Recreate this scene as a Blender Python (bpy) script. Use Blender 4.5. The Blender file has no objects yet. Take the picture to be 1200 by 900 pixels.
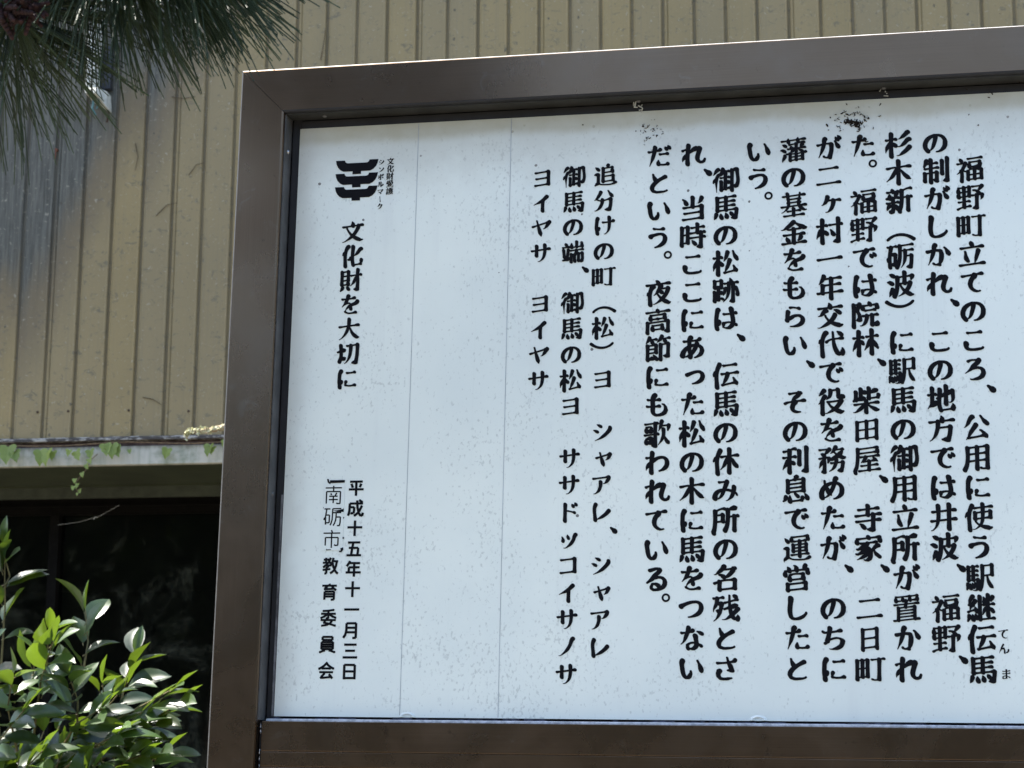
import bpy, math, random
from mathutils import Vector, Matrix, noise
R = math.radians
sc = bpy.context.scene
col = sc.collection

# ------------------------------------------------------------------ camera, sky, sun, exposure
cam_d = bpy.data.cameras.new('camera'); cam = bpy.data.objects.new('camera', cam_d); col.objects.link(cam)
sc.camera = cam
cam_d.sensor_width = 36.0; cam_d.lens = 2451.9/1200*36.0
cam_d.clip_start = 0.05; cam_d.clip_end = 500
EYE = Vector((0.9797, -2.6371, 1.5997))
def cam_axes(yaw, pitch, roll):
    f = Vector((-math.sin(yaw)*math.cos(pitch), math.cos(yaw)*math.cos(pitch), math.sin(pitch)))
    r = Vector((math.cos(yaw), math.sin(yaw), 0)); u = r.cross(f)
    return math.cos(roll)*r+math.sin(roll)*u, math.cos(roll)*u-math.sin(roll)*r, f
cr_, cu_, cf_ = cam_axes(0.2168, 0.2134, 0.0219)
cam.matrix_world = Matrix(((cr_.x, cu_.x, -cf_.x, EYE.x), (cr_.y, cu_.y, -cf_.y, EYE.y), (cr_.z, cu_.z, -cf_.z, EYE.z), (0, 0, 0, 1)))
cam_d.dof.use_dof = True; cam_d.dof.focus_distance = 2.85; cam_d.dof.aperture_fstop = 18.0

SUN = Vector((-0.45, 0.0, 0.893)).normalized()      # direction towards the sun: high, in the plane of the wall
world = bpy.data.worlds.new('World'); sc.world = world; world.use_nodes = True
wn = world.node_tree.nodes; bg = wn['Background']
sky = wn.new('ShaderNodeTexSky'); sky.sky_type = 'NISHITA'; sky.sun_disc = False
sky.sun_elevation = math.asin(SUN.z); sky.sun_rotation = math.atan2(SUN.x, SUN.y)
sky.air_density = 1.0; sky.dust_density = 1.2; sky.ozone_density = 1.0
world.node_tree.links.new(sky.outputs[0], bg.inputs[0]); bg.inputs[1].default_value = 0.13
sd = bpy.data.lights.new('sun', 'SUN'); sd.energy = 4.2; sd.angle = R(0.53); sd.color = (1.0, 0.95, 0.87)
so = bpy.data.objects.new('sun', sd); col.objects.link(so); so.location = (-4, 0, 9)
so.rotation_euler = (-SUN).to_track_quat('-Z', 'Y').to_euler()
sc.view_settings.view_transform = 'Standard'; sc.view_settings.look = 'None'
sc.view_settings.gamma = 1.0; sc.view_settings.use_curve_mapping = False
sc.view_settings.exposure = 1.90

# ------------------------------------------------------------------ helpers
class MB:
    """collects vertices and faces for one mesh"""
    def __init__(s): s.v = []; s.f = []; s.m = []; s.t = []
    def add(s, vs, fs, mi=0, tone=0.5):
        b = len(s.v); s.v += [tuple(v) for v in vs]
        for f in fs: s.f.append([b+i for i in f]); s.m.append(mi); s.t.append(tone)
    def box(s, x0, x1, y0, y1, z0, z1, mi=0):
        s.add([(x0,y0,z0),(x1,y0,z0),(x1,y1,z0),(x0,y1,z0),(x0,y0,z1),(x1,y0,z1),(x1,y1,z1),(x0,y1,z1)],
              [(0,3,2,1),(4,5,6,7),(0,1,5,4),(1,2,6,5),(2,3,7,6),(3,0,4,7)], mi)
    def tube(s, pts, r0, r1=None, n=6, mi=0, tone=.5, cap=True):
        pts = [Vector(p) for p in pts]; r1 = r0 if r1 is None else r1
        rings = []; k = len(pts)
        ref = Vector((.31,.87,.38))
        for i, p in enumerate(pts):
            t = (pts[min(i+1,k-1)]-pts[max(i-1,0)]).normalized()
            a = t.cross(ref).normalized(); b = t.cross(a)
            r = r0+(r1-r0)*i/max(1,k-1)
            rings.append([p+a*(r*math.cos(2*math.pi*j/n))+b*(r*math.sin(2*math.pi*j/n)) for j in range(n)])
        vs = [v for q in rings for v in q]; fs = []
        for i in range(k-1):
            for j in range(n): fs.append((i*n+j, i*n+(j+1)%n, (i+1)*n+(j+1)%n, (i+1)*n+j))
        if cap: fs += [tuple(range(n))[::-1], tuple((k-1)*n+j for j in range(n))]
        s.add(vs, fs, mi, tone)
    def build(s, name, mats, parent=None, smooth=False, bevel=0):
        me = bpy.data.meshes.new(name); me.from_pydata(s.v, [], s.f)
        mats = mats if isinstance(mats, (list, tuple)) else [mats]
        for m in mats: me.materials.append(m)
        me.polygons.foreach_set('material_index', s.m)
        at = me.attributes.new('tone', 'FLOAT', 'FACE'); at.data.foreach_set('value', s.t)
        if smooth: me.polygons.foreach_set('use_smooth', [True]*len(s.f))
        me.update()
        o = bpy.data.objects.new(name, me); col.objects.link(o)
        if parent: o.parent = parent
        if bevel:
            b = o.modifiers.new('bevel', 'BEVEL'); b.width = bevel; b.segments = 2; b.limit_method = 'ANGLE'
        return o
def tag(o, label=None, cat=None, group=None, kind=None):
    for k, v in (('label', label), ('category', cat), ('group', group), ('kind', kind)):
        if v: o[k] = v
    return o
def empty(name, label, cat, loc=(0,0,0), rot=(0,0,0), group=None):
    o = bpy.data.objects.new(name, None); o.empty_display_size = .1; col.objects.link(o)
    o.location = loc; o.rotation_euler = rot
    return tag(o, label, cat, group)

class NT:
    """small node-tree builder"""
    def __init__(s, name):
        s.m = bpy.data.materials.new(name); s.m.use_nodes = True
        s.n = s.m.node_tree.nodes; s.l = s.m.node_tree.links
        s.b = s.n['Principled BSDF']; s.out = s.n['Material Output']
        s.tc = s.n.new('ShaderNodeTexCoord')
    def put(s, sock, v):
        if isinstance(v, bpy.types.NodeSocket): s.l.new(v, sock)
        elif isinstance(v, (tuple, list)) and len(v) == 3 and sock.type == 'RGBA': sock.default_value = (*v, 1)
        else: sock.default_value = v
    def p(s, **k):
        for a, v in k.items(): s.put(s.b.inputs[a.replace('_', ' ')], v)
        return s
    def map(s, scale=(1,1,1), loc=(0,0,0), rot=(0,0,0)):
        n = s.n.new('ShaderNodeMapping'); s.l.new(s.tc.outputs['Object'], n.inputs[0])
        n.inputs['Scale'].default_value = scale; n.inputs['Location'].default_value = loc; n.inputs['Rotation'].default_value = rot
        return n.outputs[0]
    def noise(s, vec=None, scale=5, detail=4, rough=.55, dist=0):
        n = s.n.new('ShaderNodeTexNoise'); s.l.new(vec or s.tc.outputs['Object'], n.inputs['Vector'])
        n.inputs['Scale'].default_value = scale; n.inputs['Detail'].default_value = detail
        n.inputs['Roughness'].default_value = rough; n.inputs['Distortion'].default_value = dist
        return n.outputs[0]
    def voro(s, vec=None, scale=50, out='Distance', rnd=1.0):
        n = s.n.new('ShaderNodeTexVoronoi'); s.l.new(vec or s.tc.outputs['Object'], n.inputs['Vector'])
        n.inputs['Scale'].default_value = scale; n.inputs['Randomness'].default_value = rnd
        return n.outputs[out]
    def ramp(s, fac, a, b, lo=0.0, hi=1.0):
        n = s.n.new('ShaderNodeMapRange'); n.interpolation_type = 'SMOOTHSTEP'
        s.put(n.inputs[0], fac)
        n.inputs[1].default_value = a; n.inputs[2].default_value = b; n.inputs[3].default_value = lo; n.inputs[4].default_value = hi
        return n.outputs[0]
    def math(s, op, a, b=0.0):
        n = s.n.new('ShaderNodeMath'); n.operation = op; s.put(n.inputs[0], a); s.put(n.inputs[1], b); return n.outputs[0]
    def mix(s, f, a, b, mode='MIX'):
        n = s.n.new('ShaderNodeMix'); n.data_type = 'RGBA'; n.blend_type = mode
        s.put(n.inputs[0], f); s.put(n.inputs[6], a); s.put(n.inputs[7], b); return n.outputs[2]
    def sep(s, vec=None):
        n = s.n.new('ShaderNodeSeparateXYZ'); s.l.new(vec or s.tc.outputs['Object'], n.inputs[0]); return n.outputs
    def attr(s, name):
        n = s.n.new('ShaderNodeAttribute'); n.attribute_name = name; return n.outputs['Fac']
    def bump(s, h, strength=.3, dist=.002):
        n = s.n.new('ShaderNodeBump'); n.inputs['Strength'].default_value = strength; n.inputs['Distance'].default_value = dist
        s.l.new(h, n.inputs['Height']); s.l.new(n.outputs[0], s.b.inputs['Normal']); return s

# ------------------------------------------------------------------ materials
def m_bronze(name, axis):
    t = NT(name)
    sc_ = (4, 40, 900) if axis == 'x' else (900, 40, 4)
    st = t.noise(t.map(sc_), 1.0, 3)
    bl = t.noise(None, 9, 5, .6)
    c = t.mix(t.ramp(st, .3, .7), (.146,.098,.062), (.164,.109,.068))
    c = t.mix(t.ramp(bl, .45, .75, 0, .5), c, (.175,.128,.092))
    wm = t.noise(t.map((1,1,1), (7,3,1)), 26, 6, .7, 1.0)
    c = t.mix(t.ramp(wm, .60, .72, 0, .30), c, (.23,.19,.15)); c = t.mix(t.ramp(t.noise(t.map((1,1,1), (2,8,5)), 60, 5, .7), .62, .74, 0, .5), c, (.05,.04,.03))
    t.p(Base_Color=c, Metallic=.95, Roughness=t.ramp(t.noise(None, 3.5, 6, .7, .5), .3, .75, .25, .35))
    return t.bump(st, .02, .0004).m
BRZ_X = m_bronze('bronze_aluminium_horizontal', 'x'); BRZ_Z = m_bronze('bronze_aluminium_vertical', 'z')
def m_plain(name, c, rough=.5, metal=0, spec=.5, var=.25, scale=30):
    t = NT(name); n = t.noise(None, scale, 5, .6)
    d = tuple(x*(1-var) for x in c); b = tuple(min(1, x*(1+var)) for x in c)
    t.p(Base_Color=t.mix(t.ramp(n, .3, .7), d, b), Roughness=rough, Metallic=metal, Specular_IOR_Level=spec)
    return t.m
JAMB = m_plain('bronze_inner_jamb', (.095,.095,.095), .5, .2)
EDGE = m_plain('muted_frame_edge', (.060,.055,.050), .5, 0, .4, .3, 40)
GLINT = m_plain('sun_glint_edge', (.55,.53,.49), .5, .2, .5, .25, 40)  # pale colour standing for the sun glint on the top rail
GASKET = m_plain('black_rubber_gasket', (.012,.012,.014), .7)
BEAD = m_plain('weathered_aluminium_bead', (.58,.58,.60), .5, .1, var=.3, scale=120)
DARKGAP = m_plain('dark_recess', (.01,.01,.012), .9)
INK = m_plain('black_vinyl_lettering', (.0045,.005,.007), .8, 0, .12, .2, 20)
SCREW = m_plain('screw_steel', (.55,.55,.54), .3, .9)

def m_panel():
    t = NT('weathered_white_panel')
    x, y, z = t.sep()
    big = t.noise(None, 3.0, 5, .6)
    c = t.mix(t.ramp(big, .3, .7), (.700,.760,.720), (.790,.840,.775))
    streak = t.noise(t.map((26, 1, 1.6)), 1.0, 4, .6)
    c = t.mix(t.ramp(streak, .55, .8, 0, .22), c, (.55,.57,.57))
    runs = t.noise(t.map((55, 1, .9), (2,0,3)), 1.0, 6, .7)
    c = t.mix(t.math('MULTIPLY', t.ramp(runs, .60, .76, 0, .5), t.ramp(z, -.75, -.12, .15, 1)), c, (.42,.45,.41))
    c = t.mix(t.ramp(t.noise(t.map((1,1,.6), (9,0,2)), 1.7, 3), .40, .68, 0, .20), c, (.50,.56,.55))
    # fine algae flecks, gathered in drifts
    drift = t.noise(None, 9, 4, .65)
    fn = t.noise(t.map((1,1,.7)), 240, 3, .55)
    th = t.math('ADD', fn, t.math('MULTIPLY', drift, .42))
    c = t.mix(t.ramp(th, .81, .94, 0, .36), c, (.27,.30,.28))
    fn2 = t.noise(t.map((1,1,.8), (3,5,7)), 115, 4, .6, .4)
    th2 = t.math('ADD', fn2, t.math('MULTIPLY', drift, .30))
    c = t.mix(t.ramp(th2, .79, .90, 0, .30), c, (.27,.31,.30))
    # scattered dark specks, denser towards the top edge
    dn = t.voro(None, 62, 'Distance'); dc = t.n.new('ShaderNodeSeparateColor')
    t.l.new(t.voro(None, 62, 'Color'), dc.inputs[0])
    topden = t.ramp(z, -.30, -.09, .994, .84)
    sel = t.math('GREATER_THAN', dc.outputs[0], topden)
    size = t.math('MULTIPLY', dc.outputs[1], .13)
    spot = t.math('LESS_THAN', t.math('ADD', dn, t.math('MULTIPLY', t.noise(None, 400, 2), .10)), t.math('ADD', size, .07))
    c = t.mix(t.math('MULTIPLY', sel, t.math('MULTIPLY', spot, .85)), c, (.06,.05,.045))
    # ochre water stain running along the top edge, with a ragged lower limit
    rag = t.math('ADD', z, t.math('MULTIPLY', t.math('SUBTRACT', t.noise(t.map((6,1,2)), 1.0, 7, .68), .5), .034))
    st = t.ramp(rag, -.112, -.095, 0, .9)
    c = t.mix(t.math('MULTIPLY', st, t.ramp(t.noise(None, 30, 4), .25, .7, .75, 1)), c, (.40,.37,.24))
    grime = t.ramp(t.math('ADD', z, t.math('MULTIPLY', t.math('SUBTRACT', t.noise(None, 14, 6, .7), .5), .11)), -.200, -.10, 0, .50)
    c = t.mix(grime, c, (.42,.41,.36))
    # grime gathering along the left edge
    gl = t.ramp(t.math('ADD', x, t.math('MULTIPLY', t.math('SUBTRACT', t.noise(None, 20, 5), .5), .05)), .115, .085, 0, .30)
    c = t.mix(gl, c, (.42,.41,.37))
    t.p(Base_Color=c, Roughness=.5, Specular_IOR_Level=.35)
    t.bump(t.noise(None, 120, 3), .06, .0008)
    return t.m
PANEL = m_panel()
STICK = m_plain('correction_sticker_film', (.70,.755,.715), .35, 0, .4, .03)
SEAM = m_plain('film_seam_line', (.30,.33,.37), .7)  # grey of the joint lines between film sheets
MUD = m_plain('dried_mud', (.016,.012,.009), .95, 0, .2, .5, 200)

def m_siding():
    t = NT('painted_metal_siding')
    x, y, z = t.sep()
    tone = t.attr('tone')
    a = t.noise(None, 2.2, 5, .6)
    c = t.mix(t.ramp(a, .3, .72), (.234,.178,.083), (.286,.218,.104))
    c = t.mix(t.math('MULTIPLY', tone, .30), c, (.20,.172,.118))
    st = t.noise(t.map((160, 1, 1.1)), 1.0, 4, .6)
    c = t.mix(t.ramp(st, .5, .78, 0, .30), c, (.15,.138,.10))
    # bare weathered zinc where the paint has worn off, upper left, with rusty fringe
    wob = t.math('MULTIPLY', t.math('SUBTRACT', t.noise(t.map((7,1,1.6)), 1.0, 6, .65), .5), .70)
    s1 = t.math('ADD', t.math('ADD', t.math('MULTIPLY', t.math('ADD', x, 1.335), -2.3), t.math('ADD', t.math('MULTIPLY', t.math('SUBTRACT', z, 1.83), 1.35), t.math('MULTIPLY', t.math('SUBTRACT', tone, .5), .22))), wob)
    brown = t.ramp(s1, -.40, .02, 0, .75)
    c = t.mix(brown, c, t.mix(st, (.098,.078,.052), (.155,.122,.078)))
    zinc = t.mix(t.ramp(t.noise(t.map((120,1,6)), 1.0, 7, .75), .34, .66), (.048,.049,.042), (.128,.127,.106))
    c = t.mix(t.ramp(s1, -.05, .22, 0, .93), c, zinc)
    # dirt: specks, scuffs and moss freckles
    dn = t.voro(t.map((1,1,.7)), 34, 'Distance'); dc = t.n.new('ShaderNodeSeparateColor'); t.l.new(t.voro(t.map((1,1,.7)), 34, 'Color'), dc.inputs[0])
    spot = t.math('LESS_THAN', t.math('ADD', dn, t.math('MULTIPLY', t.noise(None, 160, 3), .22)), t.math('ADD', t.math('MULTIPLY', dc.outputs[1], .10), .13))
    c = t.mix(t.math('MULTIPLY', t.math('MULTIPLY', spot, t.math('GREATER_THAN', dc.outputs[0], .80)), .8), c, (.07,.062,.045))
    sc1 = t.noise(t.map((1,1,1.4), rot=(0,.5,0)), 38, 6, .7, 1.2)
    c = t.mix(t.ramp(sc1, .56, .66, 0, .62), c, (.10,.092,.070))
    sc2 = t.noise(t.map((1,1,1), (4,2,1)), 90, 4, .7, .6)
    c = t.mix(t.ramp(sc2, .60, .68, 0, .55), c, (.36,.33,.25))
    # darker line along the grooves, broken up by noise
    fr = t.math('FRACT', t.math('ADD', t.math('DIVIDE', t.math('SUBTRACT', x, -1.5817), .0863), .5))
    gd = t.math('ABSOLUTE', t.math('SUBTRACT', fr, .5))
    gn = t.noise(t.map((30,1,4)), 1.0, 5, .65)
    c = t.mix(t.math('MULTIPLY', t.ramp(gd, .02, .065, .55, 0), t.ramp(gn, .25, .65, .45, 1)), c, (.085,.070,.046))
    t.p(Base_Color=c, Roughness=t.ramp(a, .3, .7, .55, .7), Specular_IOR_Level=.3)
    t.bump(t.noise(None, 60, 4), .10, .001)
    return t.m
SIDING = m_siding()
def m_fascia():
    t = NT('grimy_white_fascia'); x, y, z = t.sep()
    c = t.mix(t.ramp(t.noise(t.map((40,1,3)), 1.0, 5, .6), .4, .75), (.48,.46,.39), (.30,.31,.24))
    c = t.mix(t.ramp(t.noise(None, 16, 6, .68), .46, .70, 0, .8), c, (.17,.20,.13))
    c = t.mix(t.ramp(t.math('ADD', z, t.math('MULTIPLY', t.noise(t.map((60,1,6)), 1.0, 4), .03)), 1.000, 1.018, 0, .75), c, (.10,.085,.06))
    t.p(Base_Color=c, Roughness=.7); return t.m
FASCIA = m_fascia()
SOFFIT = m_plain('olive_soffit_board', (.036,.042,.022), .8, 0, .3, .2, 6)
def m_worn(name, base, chip, s=70):
    t = NT(name); n = t.noise(t.map((.35,1,1)), s, 6, .7)
    t.p(Base_Color=t.mix(t.ramp(n, .47, .58), base, chip), Roughness=.75); return t.m
DRIP = m_worn('chipped_drip_edge', (.05,.042,.036), (.36,.34,.30))
REDBR = m_worn('faded_red_brown_strip', (.045,.022,.018), (.10,.06,.05))
WINFR = m_plain('dark_bronze_window_frame', (.0045,.0040,.0034), .6, .0, .05)
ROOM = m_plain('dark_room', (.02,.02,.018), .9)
WALLP = m_plain('plaster_side_wall', (.35,.33,.28), .85, 0, .2, .15, 5)
def m_glass():
    t = NT('dusty_window_glass')
    t.n.remove(t.b)
    tr = t.n.new('ShaderNodeBsdfTransparent'); tr.inputs[0].default_value = (.40,.44,.42,1)
    gl = t.n.new('ShaderNodeBsdfGlossy'); gl.inputs[0].default_value = (.8,.8,.8,1); gl.inputs['Roughness'].default_value = .04
    fr = t.n.new('ShaderNodeFresnel'); fr.inputs[0].default_value = 1.32
    m1 = t.n.new('ShaderNodeMixShader'); t.l.new(fr.outputs[0], m1.inputs[0]); t.l.new(tr.outputs[0], m1.inputs[1]); t.l.new(gl.outputs[0], m1.inputs[2])
    du = t.n.new('ShaderNodeBsdfDiffuse'); du.inputs[0].default_value = (.30,.32,.24,1)
    a = t.noise(None, 5.5, 7, .72, .6); b = t.noise(None, 70, 5, .7)
    f = t.math('MULTIPLY', t.ramp(a, .48, .72, .008, .16), t.ramp(b, .35, .7, .35, 1))
    m2 = t.n.new('ShaderNodeMixShader'); t.l.new(f, m2.inputs[0]); t.l.new(m1.outputs[0], m2.inputs[1]); t.l.new(du.outputs[0], m2.inputs[2])
    t.l.new(m2.outputs[0], t.out.inputs[0]); return t.m
GLASS = m_glass()
def m_leaf(name, dark, light, trans, rough=.3, tmix=.35, spec=.5):
    t = NT(name); tone = t.attr('tone')
    n = t.noise(None, 60, 3)
    c = t.mix(tone, dark, light); c = t.mix(t.ramp(n, .3, .7, 0, .25), c, tuple(x*.6 for x in dark))
    t.p(Base_Color=c, Roughness=rough, Specular_IOR_Level=spec)
    tl = t.n.new('ShaderNodeBsdfTranslucent')
    t.l.new(t.mix(tone, tuple(x*.5 for x in trans), trans), tl.inputs[0])
    mx = t.n.new('ShaderNodeMixShader'); mx.inputs[0].default_value = tmix
    t.l.new(t.b.outputs[0], mx.inputs[1]); t.l.new(tl.outputs[0], mx.inputs[2]); t.l.new(mx.outputs[0], t.out.inputs[0])
    return t.m
CAMELLIA = m_leaf('glossy_camellia_leaf', (.012,.032,.010), (.058,.118,.020), (.22,.34,.020), .38, .25, .75)
IVY = m_leaf('ivy_leaf', (.15,.21,.05), (.30,.37,.09), (.32,.42,.08), .5, .3, .35)
NEEDLE = m_leaf('pine_needle', (.018,.032,.018), (.075,.105,.048), (.10,.14,.045), .42, .13, .3)
HEDGEL = m_leaf('hedge_leaf', (.02,.04,.015), (.05,.09,.03), (.06,.10,.02), .5, .25, .3)
TWIG = m_plain('brown_twig', (.16,.11,.06), .8, 0, .3, .4, 120)
STEMG = m_plain('green_brown_stem', (.14,.12,.05), .65, 0, .3, .3, 80)
BARK = m_plain('pine_bark', (.09,.065,.05), .95, 0, .2, .5, 25)
CONE = m_plain('red_brown_pollen_cone', (.026,.010,.009), .8, 0, .3, .45, 150)
LICHEN = m_worn('lichen_crusted_bark', (.30,.22,.13), (.48,.47,.30), 90)
WHITEP = m_plain('weathered_white_paint', (.46,.46,.40), .55, 0, .4, .2, 40)
CABLE = m_plain('teal_grey_cable', (.05,.13,.13), .5)
RUST = m_plain('rusty_nail_head', (.05,.03,.02), .8, 0, .3, .4, 200)
GROUND = None
def m_ground():
    t = NT('gravelly_ground'); n = t.noise(None, 1.2, 6, .6); v = t.voro(None, 45, 'Color')
    c = t.mix(t.ramp(n, .3, .7), (.155,.138,.108), (.225,.202,.160)); c = t.mix(.25, c, v, 'MULTIPLY')
    t.p(Base_Color=c, Roughness=.95); t.bump(t.voro(None, 45), .5, .01); return t.m
GROUND = m_ground()

# ------------------------------------------------------------------ ground
g = MB(); g.add([(-150,-150,0),(150,-150,0),(150,150,0),(-150,150,0)], [(0,1,2,3)])
tag(g.build('ground', GROUND), kind='structure')

# ------------------------------------------------------------------ building behind the sign (local frame: x along the wall, -y to the viewer)
bld = empty('building', 'olive metal clad building with white eave fascia and dark window behind the sign', 'building', (0, 2.75, 1.646), (.0013, -.0159, .0765))
bld.rotation_mode = 'XYZ'
bld.matrix_world = Matrix.Translation((0, 2.75, 1.646)) @ Matrix.Rotation(.0765, 4, 'Z') @ Matrix.Rotation(-.0159, 4, 'Y') @ Matrix.Rotation(.0013, 4, 'X')
W0, W1, ZB, ZT = -4.1, 3.9, 1.022, 2.62
rnd = random.Random(5)
s = MB(); P = .0863; X0 = -1.5817
i0 = int((W0-X0)/P)-1; i1 = int((W1-X0)/P)
for i in range(i0, i1+1):
    xa = X0+i*P; d = .0052; lap = (i % 4 == 1)
    off = rnd.uniform(-.0007, .0007)
    prof = [(xa-.0026, d), (xa+.0020, d), (xa+.0052, off+.0012), (xa+.0075, off-.0012), (xa+.0105, off)]
    if lap: prof += [(xa+.0125, off+.0028), (xa+.0150, off)]
    prof += [(xa+P*.5, off-.0005), (xa+P-.0105, off), (xa+P-.0080, off-.0016), (xa+P-.0056, off-.0006), (xa+P-.0026, d)]
    vs = [(x, y, ZB) for x, y in prof]+[(x, y, ZT) for x, y in prof]; n = len(prof)
    s.add(vs, [(k, k+1, n+k+1, n+k) for k in range(n-1)], 0, rnd.random())
sid = s.build('siding', SIDING, bld)
nails = [(-1.5111,1.1004),(-1.4228,1.1009),(-1.2495,1.0994),(-1.0798,1.0933)]
for k, (x, z) in enumerate(nails):
    m = MB(); m.tube([(x, .004, z), (x, -.0025, z)], .0042, .0034, 8); m.build('nail', RUST, sid)
m = MB(); m.tube([(-1.4978,.004,1.862),(-1.4978,-.004,1.862)], .005, .004, 8); m.tube([(-1.4985,-.003,1.860),(-1.497,-.006,1.845),(-1.4985,-.004,1.834)], .0022, .0016, 5)
m.build('rusty_hook', m_plain('orange_rust', (.11,.04,.022), .8), sid)
m = MB(); m.box(W0, W1, .008, .03, ZB-.01, ZT, 0); m.build('wall_backing', DARKGAP, bld)
# drip edge: wavy worn metal lip
m = MB(); n = 90; vs = []
for k in range(n+1):
    x = W0+(W1-W0)*k/n; dz = .0016*noise.noise(Vector((x*7, 0, 0)))
    vs += [(x, -.004, ZB+.004+dz), (x, -.013, ZB-.001+dz), (x, -.013, ZB-.007+dz), (x, .006, ZB-.008+dz)]
m.add(vs, [(4*k+j, 4*k+4+j, 4*k+5+j, 4*k+1+j) for k in range(n) for j in range(3)])
m.build('drip_edge', DRIP, bld)
m = MB(); m.box(W0, W1, .004, .05, 1.0005, 1.0125); m.build('red_brown_strip', REDBR, bld)
m = MB(); m.box(W0, W1, -.004, .018, .9475, .9995); m.build('fascia', FASCIA, bld, bevel=.002)
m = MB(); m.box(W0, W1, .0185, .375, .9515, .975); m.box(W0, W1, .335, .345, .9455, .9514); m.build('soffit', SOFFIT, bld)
# recessed window wall
YW = .372
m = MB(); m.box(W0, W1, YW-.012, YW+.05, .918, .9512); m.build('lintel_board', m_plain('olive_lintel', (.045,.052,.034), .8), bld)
m = MB(); m.box(W0, W0+.18, YW, YW+.12, -1.646, .9175); m.build('wall', WALLP, bld)
m = MB(); m.box(W1-.9, W1, YW, YW+.12, -1.646, .9175); m.build('wall', WALLP, bld)
xs = [W0+.18+.0]; muls = [-3.62, -2.60, -1.582, -.56, .46, 1.48, 2.50]
edges = [W0+.18]+muls+[W1-.9]
for a, b in zip(edges[:-1], edges[1:]):
    f = MB()
    f.box(a, b, YW+.004, YW+.05, .8715, .9175); f.box(a, b, YW+.004, YW+.05, -1.60, -1.52)
    f.box(a, a+.014, YW-.002, YW+.05, -1.5195, .8710); f.box(b-.014, b, YW-.002, YW+.05, -1.5195, .8710)
    f.box(a, b, YW-.006, YW+.003, .893, .899)
    w = f.build('window', WINFR, bld)
    p_ = MB(); p_.add([(a+.014, YW+.026, -1.52), (b-.014, YW+.026, -1.52), (b-.014, YW+.026, .8715), (a+.014, YW+.026, .8715)], [(0,1,2,3)])
    p_.build('pane', GLASS, w)
m = MB(); m.box(W0, W1, YW, YW+.10, -1.646, -1.6005); m.build('sill', WINFR, bld)
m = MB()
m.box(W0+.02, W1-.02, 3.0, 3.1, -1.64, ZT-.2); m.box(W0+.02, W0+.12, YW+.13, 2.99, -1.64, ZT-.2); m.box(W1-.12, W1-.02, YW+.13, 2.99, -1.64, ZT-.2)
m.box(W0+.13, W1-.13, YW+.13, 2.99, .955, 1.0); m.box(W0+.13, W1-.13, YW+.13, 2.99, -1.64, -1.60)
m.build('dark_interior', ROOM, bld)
m = MB(); m.box(W0-.02, W1+.02, .031, 3.2, ZT+.001, ZT+.05); m.build('roof', m_plain('flat_roof', (.2,.2,.2), .8), bld)
m = MB(); m.box(W0-.01, W0, .031, 3.2, -1.64, ZT); m.box(W1, W1+.01, .031, 3.2, -1.64, ZT); m.box(W0, W1, 3.19, 3.2, -1.64, ZT); m.build('side_wall', WALLP, bld)
BM = bld.matrix_world.copy()
def bw(x, y, z): return BM @ Vector((x, y, z))

# ------------------------------------------------------------------ notice board (sign plane y = 0, top edge z = ZS)
ZS = 2.646
sign = empty('notice_board', 'bronze framed information board with white panel of black vertical lettering', 'notice board', (0, 0, 0))
FW = .065; XR = 1.50; BK = .085
def member(name, prof, path, mats, closed_caps=True):
    """sweep a (u, y) profile along a mitred path: path = list of (origin(x,z), u-dir(x,z))"""
    m = MB(); n = len(prof); vs = []
    for (ox, oz), (ux, uz) in path:
        vs += [(ox+ux*u, y, ZS+oz+uz*u) for u, y in prof]
    fs = [(j, (j+1) % n, n+(j+1) % n, n+j) for j in range(n)]
    fs += [tuple(range(n))[::-1], tuple(range(n, 2*n))]
    m.add(vs, fs)
    if name == 'top_rail': m.m[1] = 1; m.m[4] = m.m[5] = m.m[6] = m.m[7] = 2  # outer chamfer coloured as sun glint, inner faces blacked against ground reflection
    else: m.m[1] = m.m[2] = 3  # post edge in a dull dark colour to mute the ground's reflection
    return m.build(name, [mats, GLINT, GASKET, EDGE], sign)
PROF = [(0, BK), (0, .0022), (.0012, .0006), (.0024, 0), (FW-.0034, 0), (FW-.0008, .0012), (FW, .0040), (FW, .0405), (FW+.012, .0405), (FW+.012, BK)]
G = .00035
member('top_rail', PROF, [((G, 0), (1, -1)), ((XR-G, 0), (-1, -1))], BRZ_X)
member('post', PROF, [((0, -G), (1, -1)), ((0, -ZS), (1, 0))], BRZ_Z)
member('post', PROF, [((XR, -G), (-1, -1)), ((XR, -ZS), (-1, 0))], BRZ_Z)
m = MB(); m.box(FW+.001, XR-FW-.001, .0385, .0425, ZS-1.05, ZS-FW-.001); m.build('back_sheet', DARKGAP, sign)
# inner jamb liners and rubber gasket between frame and panel
PL, PR_, PT, PB = .0798, XR-.0798, -.0802, -.8963
m = MB()
m.box(FW+.0002, FW+.0016, .006, .0384, ZS-.902, ZS-FW-.002); m.build('jamb_liner', JAMB, sign)
m = MB(); m.box(XR-FW-.0016, XR-FW-.0002, .006, .0384, ZS-.902, ZS-FW-.002)
m.build('jamb_liner', JAMB, sign)
m = MB(); m.box(FW+.002, XR-FW-.002, .006, .0384, ZS-FW-.0018, ZS-FW-.0002); m.build('head_liner', m_plain('shaded_head_liner', (.030,.030,.028), .6, 0, .3), sign)  # darker than the jambs: underside shade put into the colour
m = MB()
m.box(FW+.0045, PL+.001, .0312, .0382, ZS-.900, ZS-FW-.002); m.box(PR_-.001, XR-FW-.0045, .0312, .0382, ZS-.900, ZS-FW-.002)
m.box(PL+.0015, PR_-.0015, .0312, .0382, ZS+PT-.001, ZS-FW-.004); m.build('gasket', GASKET, sign)
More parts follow.
